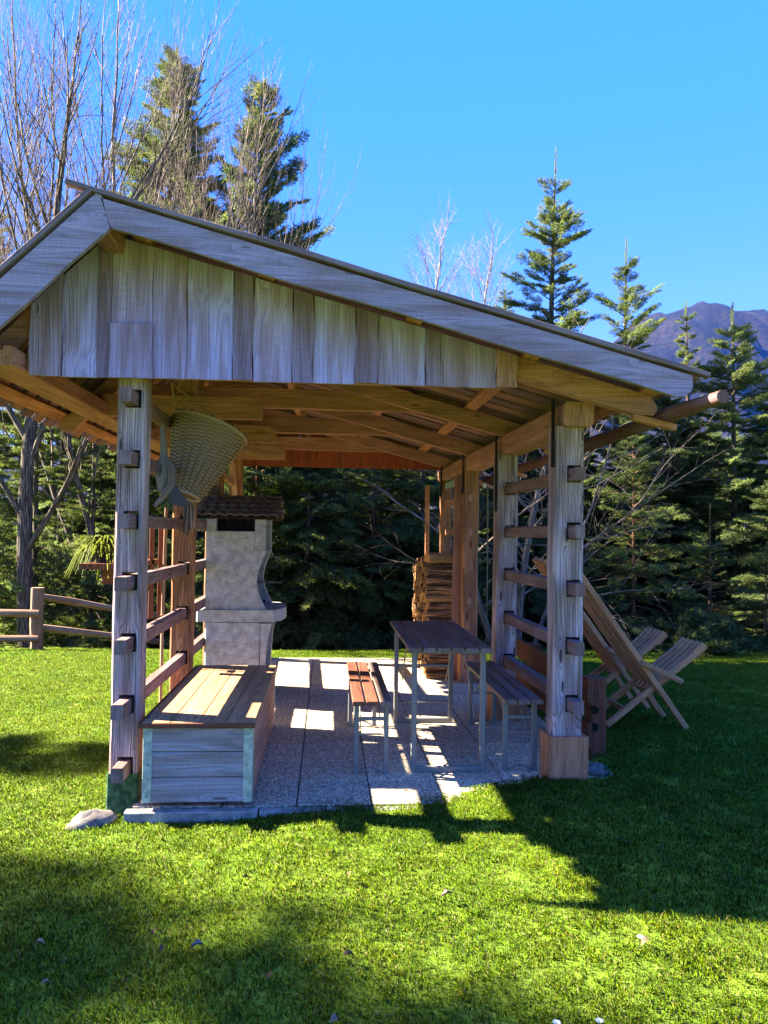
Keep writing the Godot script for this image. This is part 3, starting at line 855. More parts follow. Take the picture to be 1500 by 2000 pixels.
func make_pavilion() -> void:
	rng.seed = 400
	var t := thing("pavilion", "open timber pavilion with weathered plank gable and asymmetrical board roof", "pavilion", V(0.2, 0, 6.5))
	var shift := -t.position
	var add := func(called: String, mesh: Mesh, m: Material, parent: Node = t) -> MeshInstance3D:
		var o := put(called, mesh, m, parent)
		if parent == t: o.position = shift
		return o
	var LD := [4.275, 5.82, 7.32, 8.93]
	var RD := [4.53, 6.08, 7.58, 9.06]
	# posts
	for i in 4:
		var st := new_st()
		beam(st, V(-1.063, 0.10 if i == 0 else -0.02, LD[i]), V(-1.063, 2.27, LD[i]), 0.15, 0.15, Vector3(0, 0, 1), 0.012, 5, 0.004)
		var cuts := []
		for k in 7: cuts.append(V(-1.052, 0.195 + 0.3267 * k, LD[i]))
		if i < 2: mortised("post", done(st), M.post_grey if i == 0 else M.post_brown, t, shift, cuts, Vector3(0.082, 0.098, 0.3))
		else: add.call("post", done(st), M.post_brown)
		if i > 0: add.call("upper_post", beam_mesh(V(-1.063, 2.43, LD[i]), V(-1.063, roof_r(-1.063) - 0.01, LD[i]), 0.14, 0.12, Vector3(0, 0, 1), 0.008, 1), M.brown[1])
	var foot := new_st()
	beam(foot, V(-1.066, -0.12, 4.277), V(-1.063, 0.155, 4.277), 0.168, 0.166, Vector3(0, 0, 1), 0.01, 1)
	add.call("post_foot", done(foot), M.green_foot)
	for i in 4:
		var st := new_st()
		var w: float = [0.18, 0.168, 0.152, 0.122][i]
		beam(st, V(1.335 + w / 2, 0.0, RD[i]), V(1.335 + w / 2, 2.105, RD[i]), w, 0.15, Vector3(0, 0, 1), 0.012, 5, 0.004)
		var cuts := []
		for k in 5: cuts.append(V(1.452 - 0.012 * i, 0.467 + 0.3385 * k, RD[i]))
		if i < 2: mortised("post", done(st), M.post_grey, t, shift, cuts, Vector3(0.084, 0.102, 0.3))
		else: add.call("post", done(st), M.post_brown)
		# boarded boot round the foot of each post
		var b := new_st()
		var c := V(1.335 + w / 2, 0.0, RD[i])
		var sx := w / 2 + 0.014
		for f in [[Vector3(0, 0.135, 0.10), Vector3(w + 0.05, 0.29, 0.022)], [Vector3(0, 0.135, -0.10), Vector3(w + 0.05, 0.29, 0.022)], [Vector3(-sx, 0.133, 0), Vector3(0.022, 0.286, 0.176)], [Vector3(sx, 0.133, 0), Vector3(0.022, 0.286, 0.176)]]:
			b = new_st()
			beam(b, c + f[0] - Vector3(0, f[1].y / 2, 0), c + f[0] + Vector3(0, f[1].y / 2, 0), f[1].x, f[1].z, Vector3(0, 0, 1), 0.002, 1)
			add.call("boot_board", done(b), M.fresh)
	# rungs: rails through the posts, their ends proud of the front post
	for i in 7:
		var y := 0.19 + 0.3267 * i
		add.call("rung", beam_mesh(V(-1.052 - rf(0, 0.008), y + rf(-0.004, 0.004), 4.055 + rf(-0.01, 0.015)), V(-1.052, y + rf(-0.006, 0.006), 7.46), 0.062, 0.076, Vector3.UP, 0.005, 4, 0.002), M.rung)
	for i in 6:
		var y := 0.36 + 0.33 * i
		add.call("rung", beam_mesh(V(-1.075, y + 0.02, 7.16), V(-1.075, y - 0.02, 9.08), 0.045, 0.07, Vector3.UP, 0.005, 3, 0.002), M.brown[i % 2])
	for i in 5:
		var y := 0.462 + 0.3385 * i
		add.call("rung", beam_mesh(V(1.452, y + rf(-0.004, 0.004), 4.335 + rf(-0.01, 0.02)), V(1.432, y + rf(-0.004, 0.004), 6.22), 0.062, 0.078, Vector3.UP, 0.006, 3, 0.002), M.rung)
		add.call("rung", beam_mesh(V(1.405, y, 7.497), V(1.395, y, 9.2), 0.05, 0.07, Vector3.UP, 0.005, 3, 0.002), M.brown[i % 2])
	# right wall plate, left eave purlin
	add.call("wall_plate", beam_mesh(V(1.46, 2.17, 4.40), V(1.43, 2.165, 9.35), 0.19, 0.15, Vector3.UP, 0.02, 8, 0.008), M.brown[1])
	add.call("eave_purlin", beam_mesh(V(-1.70, 2.32, 3.98), V(-1.70, 2.32, 9.4), 0.20, 0.10, Vector3.UP, 0.008, 6, 0.003), M.brown[0])
	for q in [[4.47, 0.40], [6.02, 0.62], [7.53, 0.40], [9.0, 0.36]]:
		add.call("iron_strap", box_mesh(V(1.327, 2.26 - q[1] / 2, q[0]), Vector3(0.008, q[1], 0.05), 0.001), M.iron)
	# frames
	for i in 4:
		var d: float = [4.20, 5.97, 7.47, 9.02][i]
		var dl: float = [4.20, 5.82, 7.32, 8.95][i]
		var wd := 0.075
		# long right rafter with a rounded tail
		var pr := PackedVector2Array()
		pr.append(Vector2(-1.15, roof_r(-1.15)))
		pr.append(Vector2(-1.15, roof_r(-1.15) + 0.125))
		pr.append(Vector2(1.80, roof_r(1.80) + 0.125))
		for k in 5: pr.append(Vector2(1.80 + 0.03 * sin(k * 0.7), roof_r(1.8) + 0.105 - 0.022 * k))
		pr.append(Vector2(1.72, roof_r(1.72) + 0.0))
		pr.append(Vector2(1.60, roof_r(1.60)))
		add.call("rafter", slab_mesh(pr, V(0, 0, d), Vector3.RIGHT, Vector3.UP, wd, false), M.brown[i % 2])
		# short steep left rafter
		var pl := PackedVector2Array([Vector2(-1.155, roof_l(-1.155)), Vector2(-1.90, roof_l(-1.90) + 0.02), Vector2(-1.97, roof_l(-1.97) + 0.10), Vector2(-1.95, roof_l(-1.95) + 0.163), Vector2(-1.155, roof_l(-1.155) + 0.165)])
		add.call("rafter", slab_mesh(pl, V(0, 0, dl), Vector3.RIGHT, Vector3.UP, wd, false), M.brown[1])
		if i == 0:
			add.call("tie_beam", beam_mesh(V(-1.60, 2.335, 4.20), V(0.98, 2.335, 4.20), 0.074, 0.13, Vector3.UP, 0.006, 2), M.brown[0])
			continue
		# sling beam with a chamfered nose
		var sl := PackedVector2Array([Vector2(-1.64, 2.275), Vector2(-1.64, 2.432), Vector2(-0.545, 2.432), Vector2(-0.495, 2.385), Vector2(-0.495, 2.275)])
		add.call("sling_beam", slab_mesh(sl, V(0, 0, dl - 0.12), Vector3.RIGHT, Vector3.UP, 0.07, false), M.brown[i % 2])
		add.call("collar_tie", beam_mesh(V(-1.55, 2.50, d + 0.075), V(1.02, 2.49, d + 0.075), 0.06, 0.155, Vector3.UP, 0.005, 3, 0.003), M.brown[(i + 1) % 2])
		add.call("strut", beam_mesh(V(-0.25, 2.58, d + 0.075), V(-0.25, roof_r(-0.25) - 0.0, d + 0.075), 0.06, 0.07, Vector3(0, 0, 1), 0.004, 1), M.brown[0])
	# roof laths along the building
	for x in [-1.0, -0.35, 0.45, 1.1, 1.78]:
		var y := roof_r(x) + 0.127 + 0.02
		add.call("roof_lath", beam_mesh(V(x, y, 3.86), V(x, y, 9.45), 0.09, 0.038, Vector3(SL, 1, 0).normalized(), 0.003, 3), M.fresh)
	for x in [-1.26, -1.60, -1.96]:
		var y := roof_l(x) + 0.165 + 0.03
		add.call("roof_lath", beam_mesh(V(x, y, 3.86), V(x, y, 9.45), 0.08, 0.036, Vector3(-1, 1, 0).normalized(), 0.003, 3), M.fresh)
	add.call("ridge_beam", beam_mesh(V(-1.15, roof_r(-1.15) + 0.08, 3.84), V(-1.15, roof_r(-1.15) + 0.08, 9.45), 0.10, 0.12, Vector3.UP, 0.006, 4), M.brown[0])
	# roof boards: an under layer with gaps, an upper layer over the gaps
	var nr := Vector3(SL, 1, 0).normalized()
	var nl := Vector3(-1, 1, 0).normalized()
	var k2 := 0
	var d0 := 3.80
	while d0 < 9.46:
		for layer in 2:
			var w := rf(0.135, 0.16) if layer == 0 else rf(0.135, 0.15)
			var d := d0 + 0.075 + (0.105 if layer == 1 else 0.0)
			if d + w / 2 > 9.5: continue
			var yo := 0.127 + 0.04 + 0.014 + layer * 0.026
			var x0 := -1.29 if layer == 1 else -1.12
			var x1 := 1.905 + rf(-0.015, 0.01)
			add.call("roof_board", beam_mesh(V(x0, roof_r(x0) + yo, d), V(x1, roof_r(x1) + yo, d), w, 0.024, nr, 0.002, 3, 0.0015), M.roof_under[k2 % 2] if layer == 0 else M.roof_top)
			var yl := 0.165 + 0.052 + 0.02 + layer * 0.036
			var a := -1.165; var b := -2.06 + rf(-0.012, 0.015)
			add.call("roof_board", beam_mesh(V(a, roof_l(a) + yl, d), V(b, roof_l(b) + yl, d), w, 0.024, nl, 0.002, 2, 0.0015), M.roof_under[(k2 + 1) % 2] if layer == 0 else M.roof_top)
		k2 += 1
		d0 += 0.21
	# barge boards on both gables
	for g in 2:
		var d := 3.785 if g == 0 else 9.515
		var yt := 0.127 + 0.045
		var rt := PackedVector2Array()
		var n := 12
		for i in n + 1:
			var x := lerpf(-1.125, 1.84, float(i) / n)
			rt.append(Vector2(x, roof_r(x) + yt))
		for p in [Vector2(1.845, -0.05), Vector2(1.835, -0.08), Vector2(1.81, -0.100), Vector2(1.76, -0.110)]:
			rt.append(Vector2(p.x, roof_r(1.845) + yt + p.y))
		for i in range(n, -1, -1):
			var x := lerpf(-1.075, 1.70, float(i) / n)
			rt.append(Vector2(x, roof_r(x) + yt - 0.130 + (0.005 * sin(i * 1.3))))
		add.call("barge_board", slab_mesh(rt, V(0, 0, d), Vector3.RIGHT, Vector3.UP, 0.03, false), M.fascia)
		var lf := PackedVector2Array()
		var top := 0.25
		for i in 6:
			var x := lerpf(-1.128, -2.05, i / 5.0)
			lf.append(Vector2(x, roof_r(-1.15) + yt + (x + 1.128) + 0.036))
		for i in 6:
			var x := lerpf(-2.02, -1.079, i / 5.0)
			lf.append(Vector2(x, roof_r(-1.079) + yt - 0.128 + (x + 1.079) * 1.0 - 0.008 * (i % 2)))
		add.call("barge_board", slab_mesh(lf, V(0, 0, d), Vector3.RIGHT, Vector3.UP, 0.03, false), M.fascia)
		# edge strip of the roof covering
		add.call("edge_strip", beam_mesh(V(-1.29, roof_r(-1.29) + yt + 0.028, d - 0.004 * (1 - g * 2)), V(1.93, roof_r(1.93) + yt + 0.028, d - 0.004 * (1 - g * 2)), 0.05, 0.024, nr, 0.003, 6, 0.004), M.roof_top)
		add.call("edge_strip", beam_mesh(V(-1.165, roof_l(-1.165) + 0.165 + 0.062, d - 0.004 * (1 - g * 2)), V(-2.07, roof_l(-2.07) + 0.165 + 0.062, d - 0.004 * (1 - g * 2)), 0.05, 0.024, nl, 0.003, 4, 0.003), M.roof_top)
	# gable boards, wavy live edges
	var ex := [-1.576, -1.405, -1.232, -1.155, -0.949, -0.763, -0.523, -0.413, -0.21, -0.091, 0.131, 0.26, 0.51, 0.599, 0.902, 1.021]
	var tone := [2, 0, 3, 1, 2, 0, 3, 1, 3, 0, 3, 0, 3, 2, 4]
	var topy := func(x: float) -> float:
		return minf(roof_r(x) + 0.115, roof_l(x) + 0.155)
	for i in 15:
		var x0: float = ex[i]; var x1: float = ex[i + 1]
		var lap := 0.004 if i % 2 == 0 else -0.002
		var pts := PackedVector2Array()
		var bot := 2.252 + rf(-0.006, 0.006) + 0.008 * i / 15.0
		var ph := rf(0, 6.0); var amp := rf(0.001, 0.006)
		var ya: float = topy.call(x0); var yb: float = topy.call(x1)
		for s in 7: pts.append(Vector2(x0 + lap + amp * sin(ph + s * 1.1), lerpf(bot, ya, s / 6.0)))
		if x0 < -1.15 and x1 > -1.15: pts.append(Vector2(-1.15, topy.call(-1.15)))
		ph = rf(0, 6.0); amp = rf(0.001, 0.006)
		for s in 7: pts.append(Vector2(x1 - lap + amp * sin(ph + s * 1.3), lerpf(yb, bot + rf(-0.002, 0.002), s / 6.0)))
		add.call("gable_board", slab_mesh(pts, V(0, 0, 4.135 - (0.010 if i % 2 == 0 else 0.0) - (0.006 if i == 3 else 0.0)), Vector3.RIGHT, Vector3.UP, 0.022), M.board[tone[i]])
	add.call("gable_patch_board", slab_mesh(PackedVector2Array([Vector2(-1.157, 2.246), Vector2(-1.151, 2.40), Vector2(-1.155, 2.532), Vector2(-0.936, 2.534), Vector2(-0.940, 2.40), Vector2(-0.933, 2.247)]), V(0, 0, 4.098), Vector3.RIGHT, Vector3.UP, 0.02), M.board[2])
	# boards of the far gable
	var x := -1.55
	while x < 1.3:
		var w := rf(0.12, 0.19)
		var hi: float = minf(topy.call(x), topy.call(x + w))
		var pts := PackedVector2Array([Vector2(x, 2.22), Vector2(x, topy.call(x)), Vector2(x + w - 0.004, topy.call(x + w)), Vector2(x + w - 0.004, 2.22)])
		if hi > 2.28: add.call("gable_board", slab_mesh(pts, V(0, 0, 9.10), Vector3.RIGHT, Vector3.UP, 0.02), M.red)
		x += w
	# diagonal braces at the far left corner, upright lath at the far right
	add.call("brace", beam_mesh(V(-1.06, 2.24, 8.5), V(-1.06, 1.78, 8.93), 0.06, 0.07, Vector3.UP, 0.004, 1), M.brown[0])
	add.call("upright_board", beam_mesh(V(1.295, 0.0, 7.655), V(1.30, 2.03, 7.655), 0.075, 0.03, Vector3(0, 0, 1), 0.004, 6, 0.006), M.brown[1])
	add.call("cross_lath", beam_mesh(V(1.39, 2.02, 7.6), V(1.39, 2.02, 9.0), 0.03, 0.07, Vector3.UP, 0.003, 1), M.green_lath)
	# log gutter with hooks
	var g := new_st()
	var gp := []; var gr := []
	for i in 13:
		gp.append(V(1.905 + rf(-0.006, 0.006), 2.145 - 0.004 * i + rf(-0.005, 0.005), 3.58 + 0.5 * i)); gr.append(0.046 + rf(-0.004, 0.004) - (0.012 if i == 0 else 0.0))
	tube(g, gp, gr, 12, true)
	add.call("log_gutter", done(g), M.gutter)
	for d in [4.2, 5.97, 7.47, 9.02]:
		add.call("gutter_hook", beam_mesh(V(1.70, roof_r(1.70) - 0.015, d), V(1.95, 2.075 - 0.012 * (d - 4.0), d), 0.05, 0.035, Vector3.UP, 0.003, 1), M.fresh)

# ---------------------------------------------------------------- furniture
func make_chest() -> void:
	rng.seed = 500
	var t := thing("storage_chest", "long wooden storage chest with pale metal corners on the terrace", "chest", V(-0.655, 0, 4.955))
	var hx := 0.28; var hz := 0.855
	for i in 3:
		var y := 0.10 + 0.131 * i
		put("front_plank", box_mesh(Vector3(0, y, hz - 0.012), Vector3(hx * 2 - 0.024, 0.127, 0.024), 0.003), M.chest, t)
		put("side_plank", box_mesh(Vector3(hx - 0.012, y, 0), Vector3(0.024, 0.127, hz * 2 - 0.05), 0.003), M.chest_side, t)
		put("side_plank", box_mesh(Vector3(-hx + 0.012, y, 0), Vector3(0.024, 0.127, hz * 2 - 0.05), 0.003), M.chest_side, t)
		put("back_plank", box_mesh(Vector3(0, y, -hz + 0.012), Vector3(hx * 2 - 0.05, 0.127, 0.024), 0.003), M.chest_side, t)
	for s in [-1, 1]:
		for z in [-1, 1]:
			var st := new_st()
			box(st, Vector3(s * (hx - 0.022), 0.231, z * (hz + 0.002)), Vector3(0.046, 0.39, 0.003), 0.001)
			box(st, Vector3(s * (hx + 0.002), 0.231, z * (hz - 0.022)), Vector3(0.003, 0.39, 0.046), 0.001)
			var c := put("corner_angle", done(st), M.angle, t)
			if z == 1:
				for y in [0.07, 0.23, 0.39]:
					var sc := SphereMesh.new(); sc.radius = 0.004; sc.height = 0.006; sc.radial_segments = 8; sc.rings = 4
					var b := put("screw", sc, M.iron, c); b.position = Vector3(s * (hx - 0.022), y, hz + 0.004)
	put("bearer", box_mesh(Vector3(0, 0.017, 0.6), Vector3(hx * 2 - 0.06, 0.034, 0.07)), M.plank_brown, t)
	put("bearer", box_mesh(Vector3(0, 0.017, -0.6), Vector3(hx * 2 - 0.06, 0.034, 0.07)), M.plank_brown, t)
	var lid := Node3D.new(); lid.name = "lid"; t.add_child(lid)
	for i in 4:
		put("lid_board", box_mesh(Vector3(-0.2175 + i * 0.145, 0.441, 0), Vector3(0.1435, 0.022, hz * 2 + 0.03), 0.003), M.lid, lid)
	put("edge_trim", box_mesh(Vector3(0, 0.438, hz + 0.022), Vector3(hx * 2 + 0.03, 0.026, 0.012), 0.002), M.plank_brown, lid)
	put("edge_trim", box_mesh(Vector3(-hx - 0.018, 0.438, 0), Vector3(0.012, 0.03, hz * 2 + 0.03), 0.002), M.plank_brown, lid)

func u_frame(t: Node3D, z: float, w: float, h: float, bar: float) -> void:
	var f := Node3D.new(); f.name = numbered(t, "leg_frame"); t.add_child(f)
	for s in [-1, 1]: put("leg", box_mesh(Vector3(s * (w / 2 - 0.016), h / 2, z), Vector3(0.032, h, 0.03), 0.004), M.steel, f)
	if bar < 0.02:
		put("foot_bar", box_mesh(Vector3(0, 0.02, z), Vector3(w - 0.066, 0.036, 0.024), 0.004), M.steel, f)
	else:
		put("stretcher", box_mesh(Vector3(0, bar, z), Vector3(w - 0.066, 0.022, 0.018), 0.003), M.steel, f)
		put("stretcher", box_mesh(Vector3(0, bar * 0.72, z), Vector3(w - 0.066, 0.010, 0.010), 0.002), M.steel, f)
		# bent spring wire at the foot
		var st := new_st()
		var pts := []; var rad := []
		for i in 9:
			var u := i / 8.0
			pts.append(Vector3((u - 0.5) * (w - 0.07), 0.008 + 0.03 * sin(u * PI), z + 0.006)); rad.append(0.006)
		tube(st, pts, rad, 5, true)
		put("spring_wire", done(st), M.steel, f)

func slat_top(t: Node3D, n: int, w: float, l: float, h: float, mats: Array) -> void:
	var p := w / n
	for i in n:
		put("slat", box_mesh(Vector3(-w / 2 + p * (i + 0.5), h - 0.013, 0), Vector3(p - 0.011, 0.026, l), 0.004), mats[i % mats.size()], t)

func make_furniture() -> void:
	rng.seed = 510
	var tb := thing("beer_table", "narrow dark slatted folding table with steel frame legs on the terrace", "table", V(0.755, 0, 5.33))
	slat_top(tb, 6, 0.52, 1.45, 0.765, [M.slat_dark])
	u_frame(tb, 0.64, 0.455, 0.738, 0.0)
	u_frame(tb, -0.58, 0.455, 0.738, 0.0)
	for z in [0.62, -0.56]:
		put("cross_bar", box_mesh(Vector3(0, 0.727, z), Vector3(0.46, 0.02, 0.03)), M.steel, tb)
		for s in [-1, 1]:
			put("brace", beam_mesh(Vector3(s * 0.17, 0.728, z * 0.3), Vector3(s * 0.17, 0.33, z * 0.98), 0.014, 0.008, Vector3.RIGHT, 0.001, 1), M.steel, tb)
	put("stretcher", box_mesh(Vector3(0, 0.44, -0.57), Vector3(0.39, 0.02, 0.014)), M.steel, tb)
	put("stretcher", box_mesh(Vector3(0, 0.16, -0.57), Vector3(0.39, 0.008, 0.008)), M.steel, tb)
	for b in [[0.282, 5.26, "narrow slatted bench with reddish sunlit slats left of the table", [M.slat_red, M.slat_red, M.slat_dark]], [1.205, 5.30, "narrow dark slatted bench between the table and the side rungs", [M.slat_dark]]]:
		var t := thing("bench", b[2], "bench", V(b[0], 0, b[1]), 0.0, "slatted benches at the table")
		slat_top(t, 3, 0.245, 1.40, 0.456, b[3])
		u_frame(t, 0.59, 0.213, 0.43, 0.33)
		u_frame(t, -0.56, 0.213, 0.43, 0.33)
		for z in [0.57, -0.54]:
			put("cross_bar", box_mesh(Vector3(0, 0.42, z), Vector3(0.215, 0.02, 0.025)), M.steel, t)
			for s in [-1, 1]:
				put("brace", beam_mesh(Vector3(s * 0.06, 0.42, z * 0.35), Vector3(s * 0.06, 0.25, z * 1.0), 0.012, 0.007, Vector3.RIGHT, 0.001, 1), M.steel, t)

func make_barbecue() -> void:
	rng.seed = 520
	var t := thing("barbecue", "grey rendered masonry barbecue with tiled hood roof behind the chest", "barbecue", V(-0.76, 0, 7.0))
	# local: x right, z toward the viewer; it opens to the right
	put("plinth", box_mesh(Vector3(-0.03, 0.34, 0.37), Vector3(0.46, 0.68, 0.10), 0.012), M.render, t)
	put("plinth", box_mesh(Vector3(-0.03, 0.34, -0.33), Vector3(0.46, 0.68, 0.10), 0.012), M.render, t)
	put("plinth_back", box_mesh(Vector3(-0.22, 0.34, 0.02), Vector3(0.08, 0.68, 0.594), 0.01), M.render, t)
	# curved foot of the side wall
	var fp := PackedVector2Array([Vector2(0.205, 0.0), Vector2(0.205, 0.66), Vector2(0.30, 0.66), Vector2(0.262, 0.52), Vector2(0.248, 0.30), Vector2(0.245, 0.0)])
	put("side_flare", slab_mesh(fp, Vector3(0, 0.01, 0.36), Vector3.RIGHT, Vector3.UP, 0.08), M.render, t)
	put("side_flare", slab_mesh(fp, Vector3(0, 0.01, -0.32), Vector3.RIGHT, Vector3.UP, 0.08), M.render, t)
	# ledge with a bowed front
	var le := PackedVector2Array()
	for p in [Vector2(-0.32, 0.42), Vector2(-0.335, 0.40), Vector2(-0.335, -0.36), Vector2(-0.32, -0.38), Vector2(0.26, -0.38)]: le.append(p)
	for i in 9:
		var u := lerpf(-1.0, 1.0, i / 8.0)
		le.append(Vector2(0.27 + 0.13 * sqrt(maxf(0.0, 1.0 - u * u * 0.9)), 0.02 + u * 0.39))
	le.append(Vector2(0.25, 0.42))
	put("ledge", slab_mesh(le, Vector3(0, 0.735, 0), Vector3.RIGHT, Vector3(0, 0, 1), 0.10), M.render, t)
	# cheeks with a concave front edge
	var ch := PackedVector2Array([Vector2(-0.262, 0.787), Vector2(-0.268, 1.45), Vector2(0.14, 1.45), Vector2(0.14, 1.29), Vector2(0.235, 1.29)])
	for i in 11:
		var u := i / 10.0
		ch.append(Vector2(0.235 - 0.075 * sin(u * PI) * (1.0 if u < 0.5 else 1.05) + 0.012 * u, lerpf(1.27, 0.787, u)))
	put("cheek", slab_mesh(ch, Vector3(0, 0, 0.36), Vector3.RIGHT, Vector3.UP, 0.075), M.render, t)
	put("cheek", slab_mesh(ch, Vector3(0, 0, -0.31), Vector3.RIGHT, Vector3.UP, 0.075), M.render, t)
	put("hood_back", box_mesh(Vector3(-0.23, 1.12, 0.025), Vector3(0.07, 0.66, 0.594), 0.004), M.soot, t)
	put("hood_front", box_mesh(Vector3(0.13, 1.37, 0.025), Vector3(0.05, 0.15, 0.594), 0.004), M.soot, t)
	put("fire_floor", box_mesh(Vector3(0.0, 0.80, 0.025), Vector3(0.38, 0.026, 0.59), 0.004), M.soot, t)
	put("chimney_box", box_mesh(Vector3(-0.06, 1.49, 0.02), Vector3(0.36, 0.13, 0.5), 0.004), M.soot, t)
	for s in [-1, 1]:
		put("corner_pillar", box_mesh(Vector3(0.187, 1.425, 0.02 + s * 0.345), Vector3(0.09, 0.265, 0.07), 0.006), M.render, t)
		put("corner_pillar", box_mesh(Vector3(-0.225, 1.515, 0.02 + s * 0.345), Vector3(0.085, 0.125, 0.07), 0.006), M.render, t)
	put("roof_bracket", box_mesh(Vector3(-0.30, 1.50, 0.30), Vector3(0.13, 0.11, 0.14), 0.012), M.stone, t)
	var g := new_st()
	for i in 9: tube(g, [Vector3(0.02 + i * 0.03, 1.0, -0.27), Vector3(0.02 + i * 0.03, 1.0, 0.31)], [0.003, 0.003], 5)
	tube(g, [Vector3(0.0, 0.995, 0.0), Vector3(0.36, 0.995, 0.0)], [0.006, 0.006], 6)
	put("grill", done(g), M.steel, t)
	# small gabled roof: two slopes carrying rows of tiles
	var roof := Node3D.new(); roof.name = "roof"; t.add_child(roof)
	for s in [-1, 1]:
		put("roof_slab", slab_mesh(PackedVector2Array([Vector2(-0.335, 0), Vector2(-0.30, 0.44), Vector2(0.30, 0.44), Vector2(0.335, 0)]), Vector3(-0.01, 1.565, 0.02 + s * 0.425), Vector3.RIGHT, Vector3(0, 0.36, -s * 0.93).normalized(), 0.025), M.soot, roof)
		for r in 4:
			for c in 8:
				var o := Vector3(-0.01 - 0.31 + c * 0.0886 + (0.022 if r % 2 else -0.012) * 0.6, 1.573 + r * 0.042, 0.02 + s * (0.445 - r * 0.106))
				var st := new_st()
				var up := Vector3(0, 0.33, -s * 0.94).normalized()
				var nn := Vector3(0, 0.94, s * 0.33)
				var rings := []
				for e in 2:
					var q := PackedVector3Array()
					for k in 7:
						var u := k / 6.0
						q.append(o + Vector3((u - 0.5) * 0.094, 0, 0) + nn * (0.014 + 0.016 * sin(u * PI)) + up * (e * 0.135) - nn * e * 0.006)
					for k in range(6, -1, -1):
						var u := k / 6.0
						q.append(o + Vector3((u - 0.5) * 0.094, 0, 0) + nn * (0.002 + 0.016 * sin(u * PI)) + up * (e * 0.135) - nn * e * 0.006)
					rings.append(q)
				skin(st, rings, true, false)
				put("roof_tile", done(st), M.tile, roof)
	for c in 7:
		var st := new_st()
		tube(st, [Vector3(-0.31 + c * 0.092, 1.735, 0.02), Vector3(-0.205 + c * 0.092, 1.738, 0.02)], [0.035, 0.040], 10)
		put("ridge_tile", done(st), M.tile, roof)

func make_firewood() -> void:
	rng.seed = 530
	var d := 7.72
	var row := 0
	var n := 0
	while d < 8.95:
		var y := 0.0
		var top := 1.10 + rf(-0.03, 0.07)
		while y < top:
			var s := rf(0.075, 0.125)
			var st := new_st()
			var rings := []
			var nn := 6
			var ang := rf(0, TAU)
			var sh := []
			for k in nn: sh.append(rf(0.40, 0.58))
			for e in [0.0, 0.35, 0.7, 1.0]:
				var r := PackedVector3Array()
				for k in nn:
					var a := ang - TAU * k / nn
					r.append(Vector3((e - 0.5) * rf(0.29, 0.32), (sin(a) * sh[k]) * s * 1.02, cos(a) * sh[k] * 0.125) + Vector3(0, rf(-0.004, 0.004), 0))
				rings.append(r)
			skin(st, rings, true, false)
			var o := put("firewood_log", done(st), M.log_bark if rng.randf() < 0.82 else M.cut)
			o.position = V(1.165 + rf(-0.02, 0.02), y + s * 0.48, d)
			tag(o, "split firewood log in the stack beside the right side posts", "log", "stacked firewood")
			y += s * 0.93
			n += 1
		d += 0.118
	# domed round on top of the pile's near end
	var st := new_st()
	var rings := []
	for e in [0.0, 0.5, 1.0]:
		var r := PackedVector3Array()
		for k in 12:
			var a := -TAU * k / 12
			r.append(Vector3((e - 0.5) * 0.30, maxf(sin(a), -0.1) * 0.09, cos(a) * 0.12))
		rings.append(r)
	skin(st, rings, true, true)
	var o := put("half_log", done(st), M.cut)
	o.position = V(1.16, 1.175, 7.78)
	o.rotation.y = 0.15
	tag(o, "half-round pale log lying on top of the firewood stack", "log")
	var sk := put("wooden_stake", beam_mesh(Vector3(0, 0, 0), Vector3(-0.01, 2.02, 0), 0.05, 0.04, Vector3(0, 0, 1), 0.004, 3, 0.003), M.fresh)
	sk.position = V(1.18, 0.0, 9.03)
	tag(sk, "upright brown wooden stake behind the firewood stack", "stake")

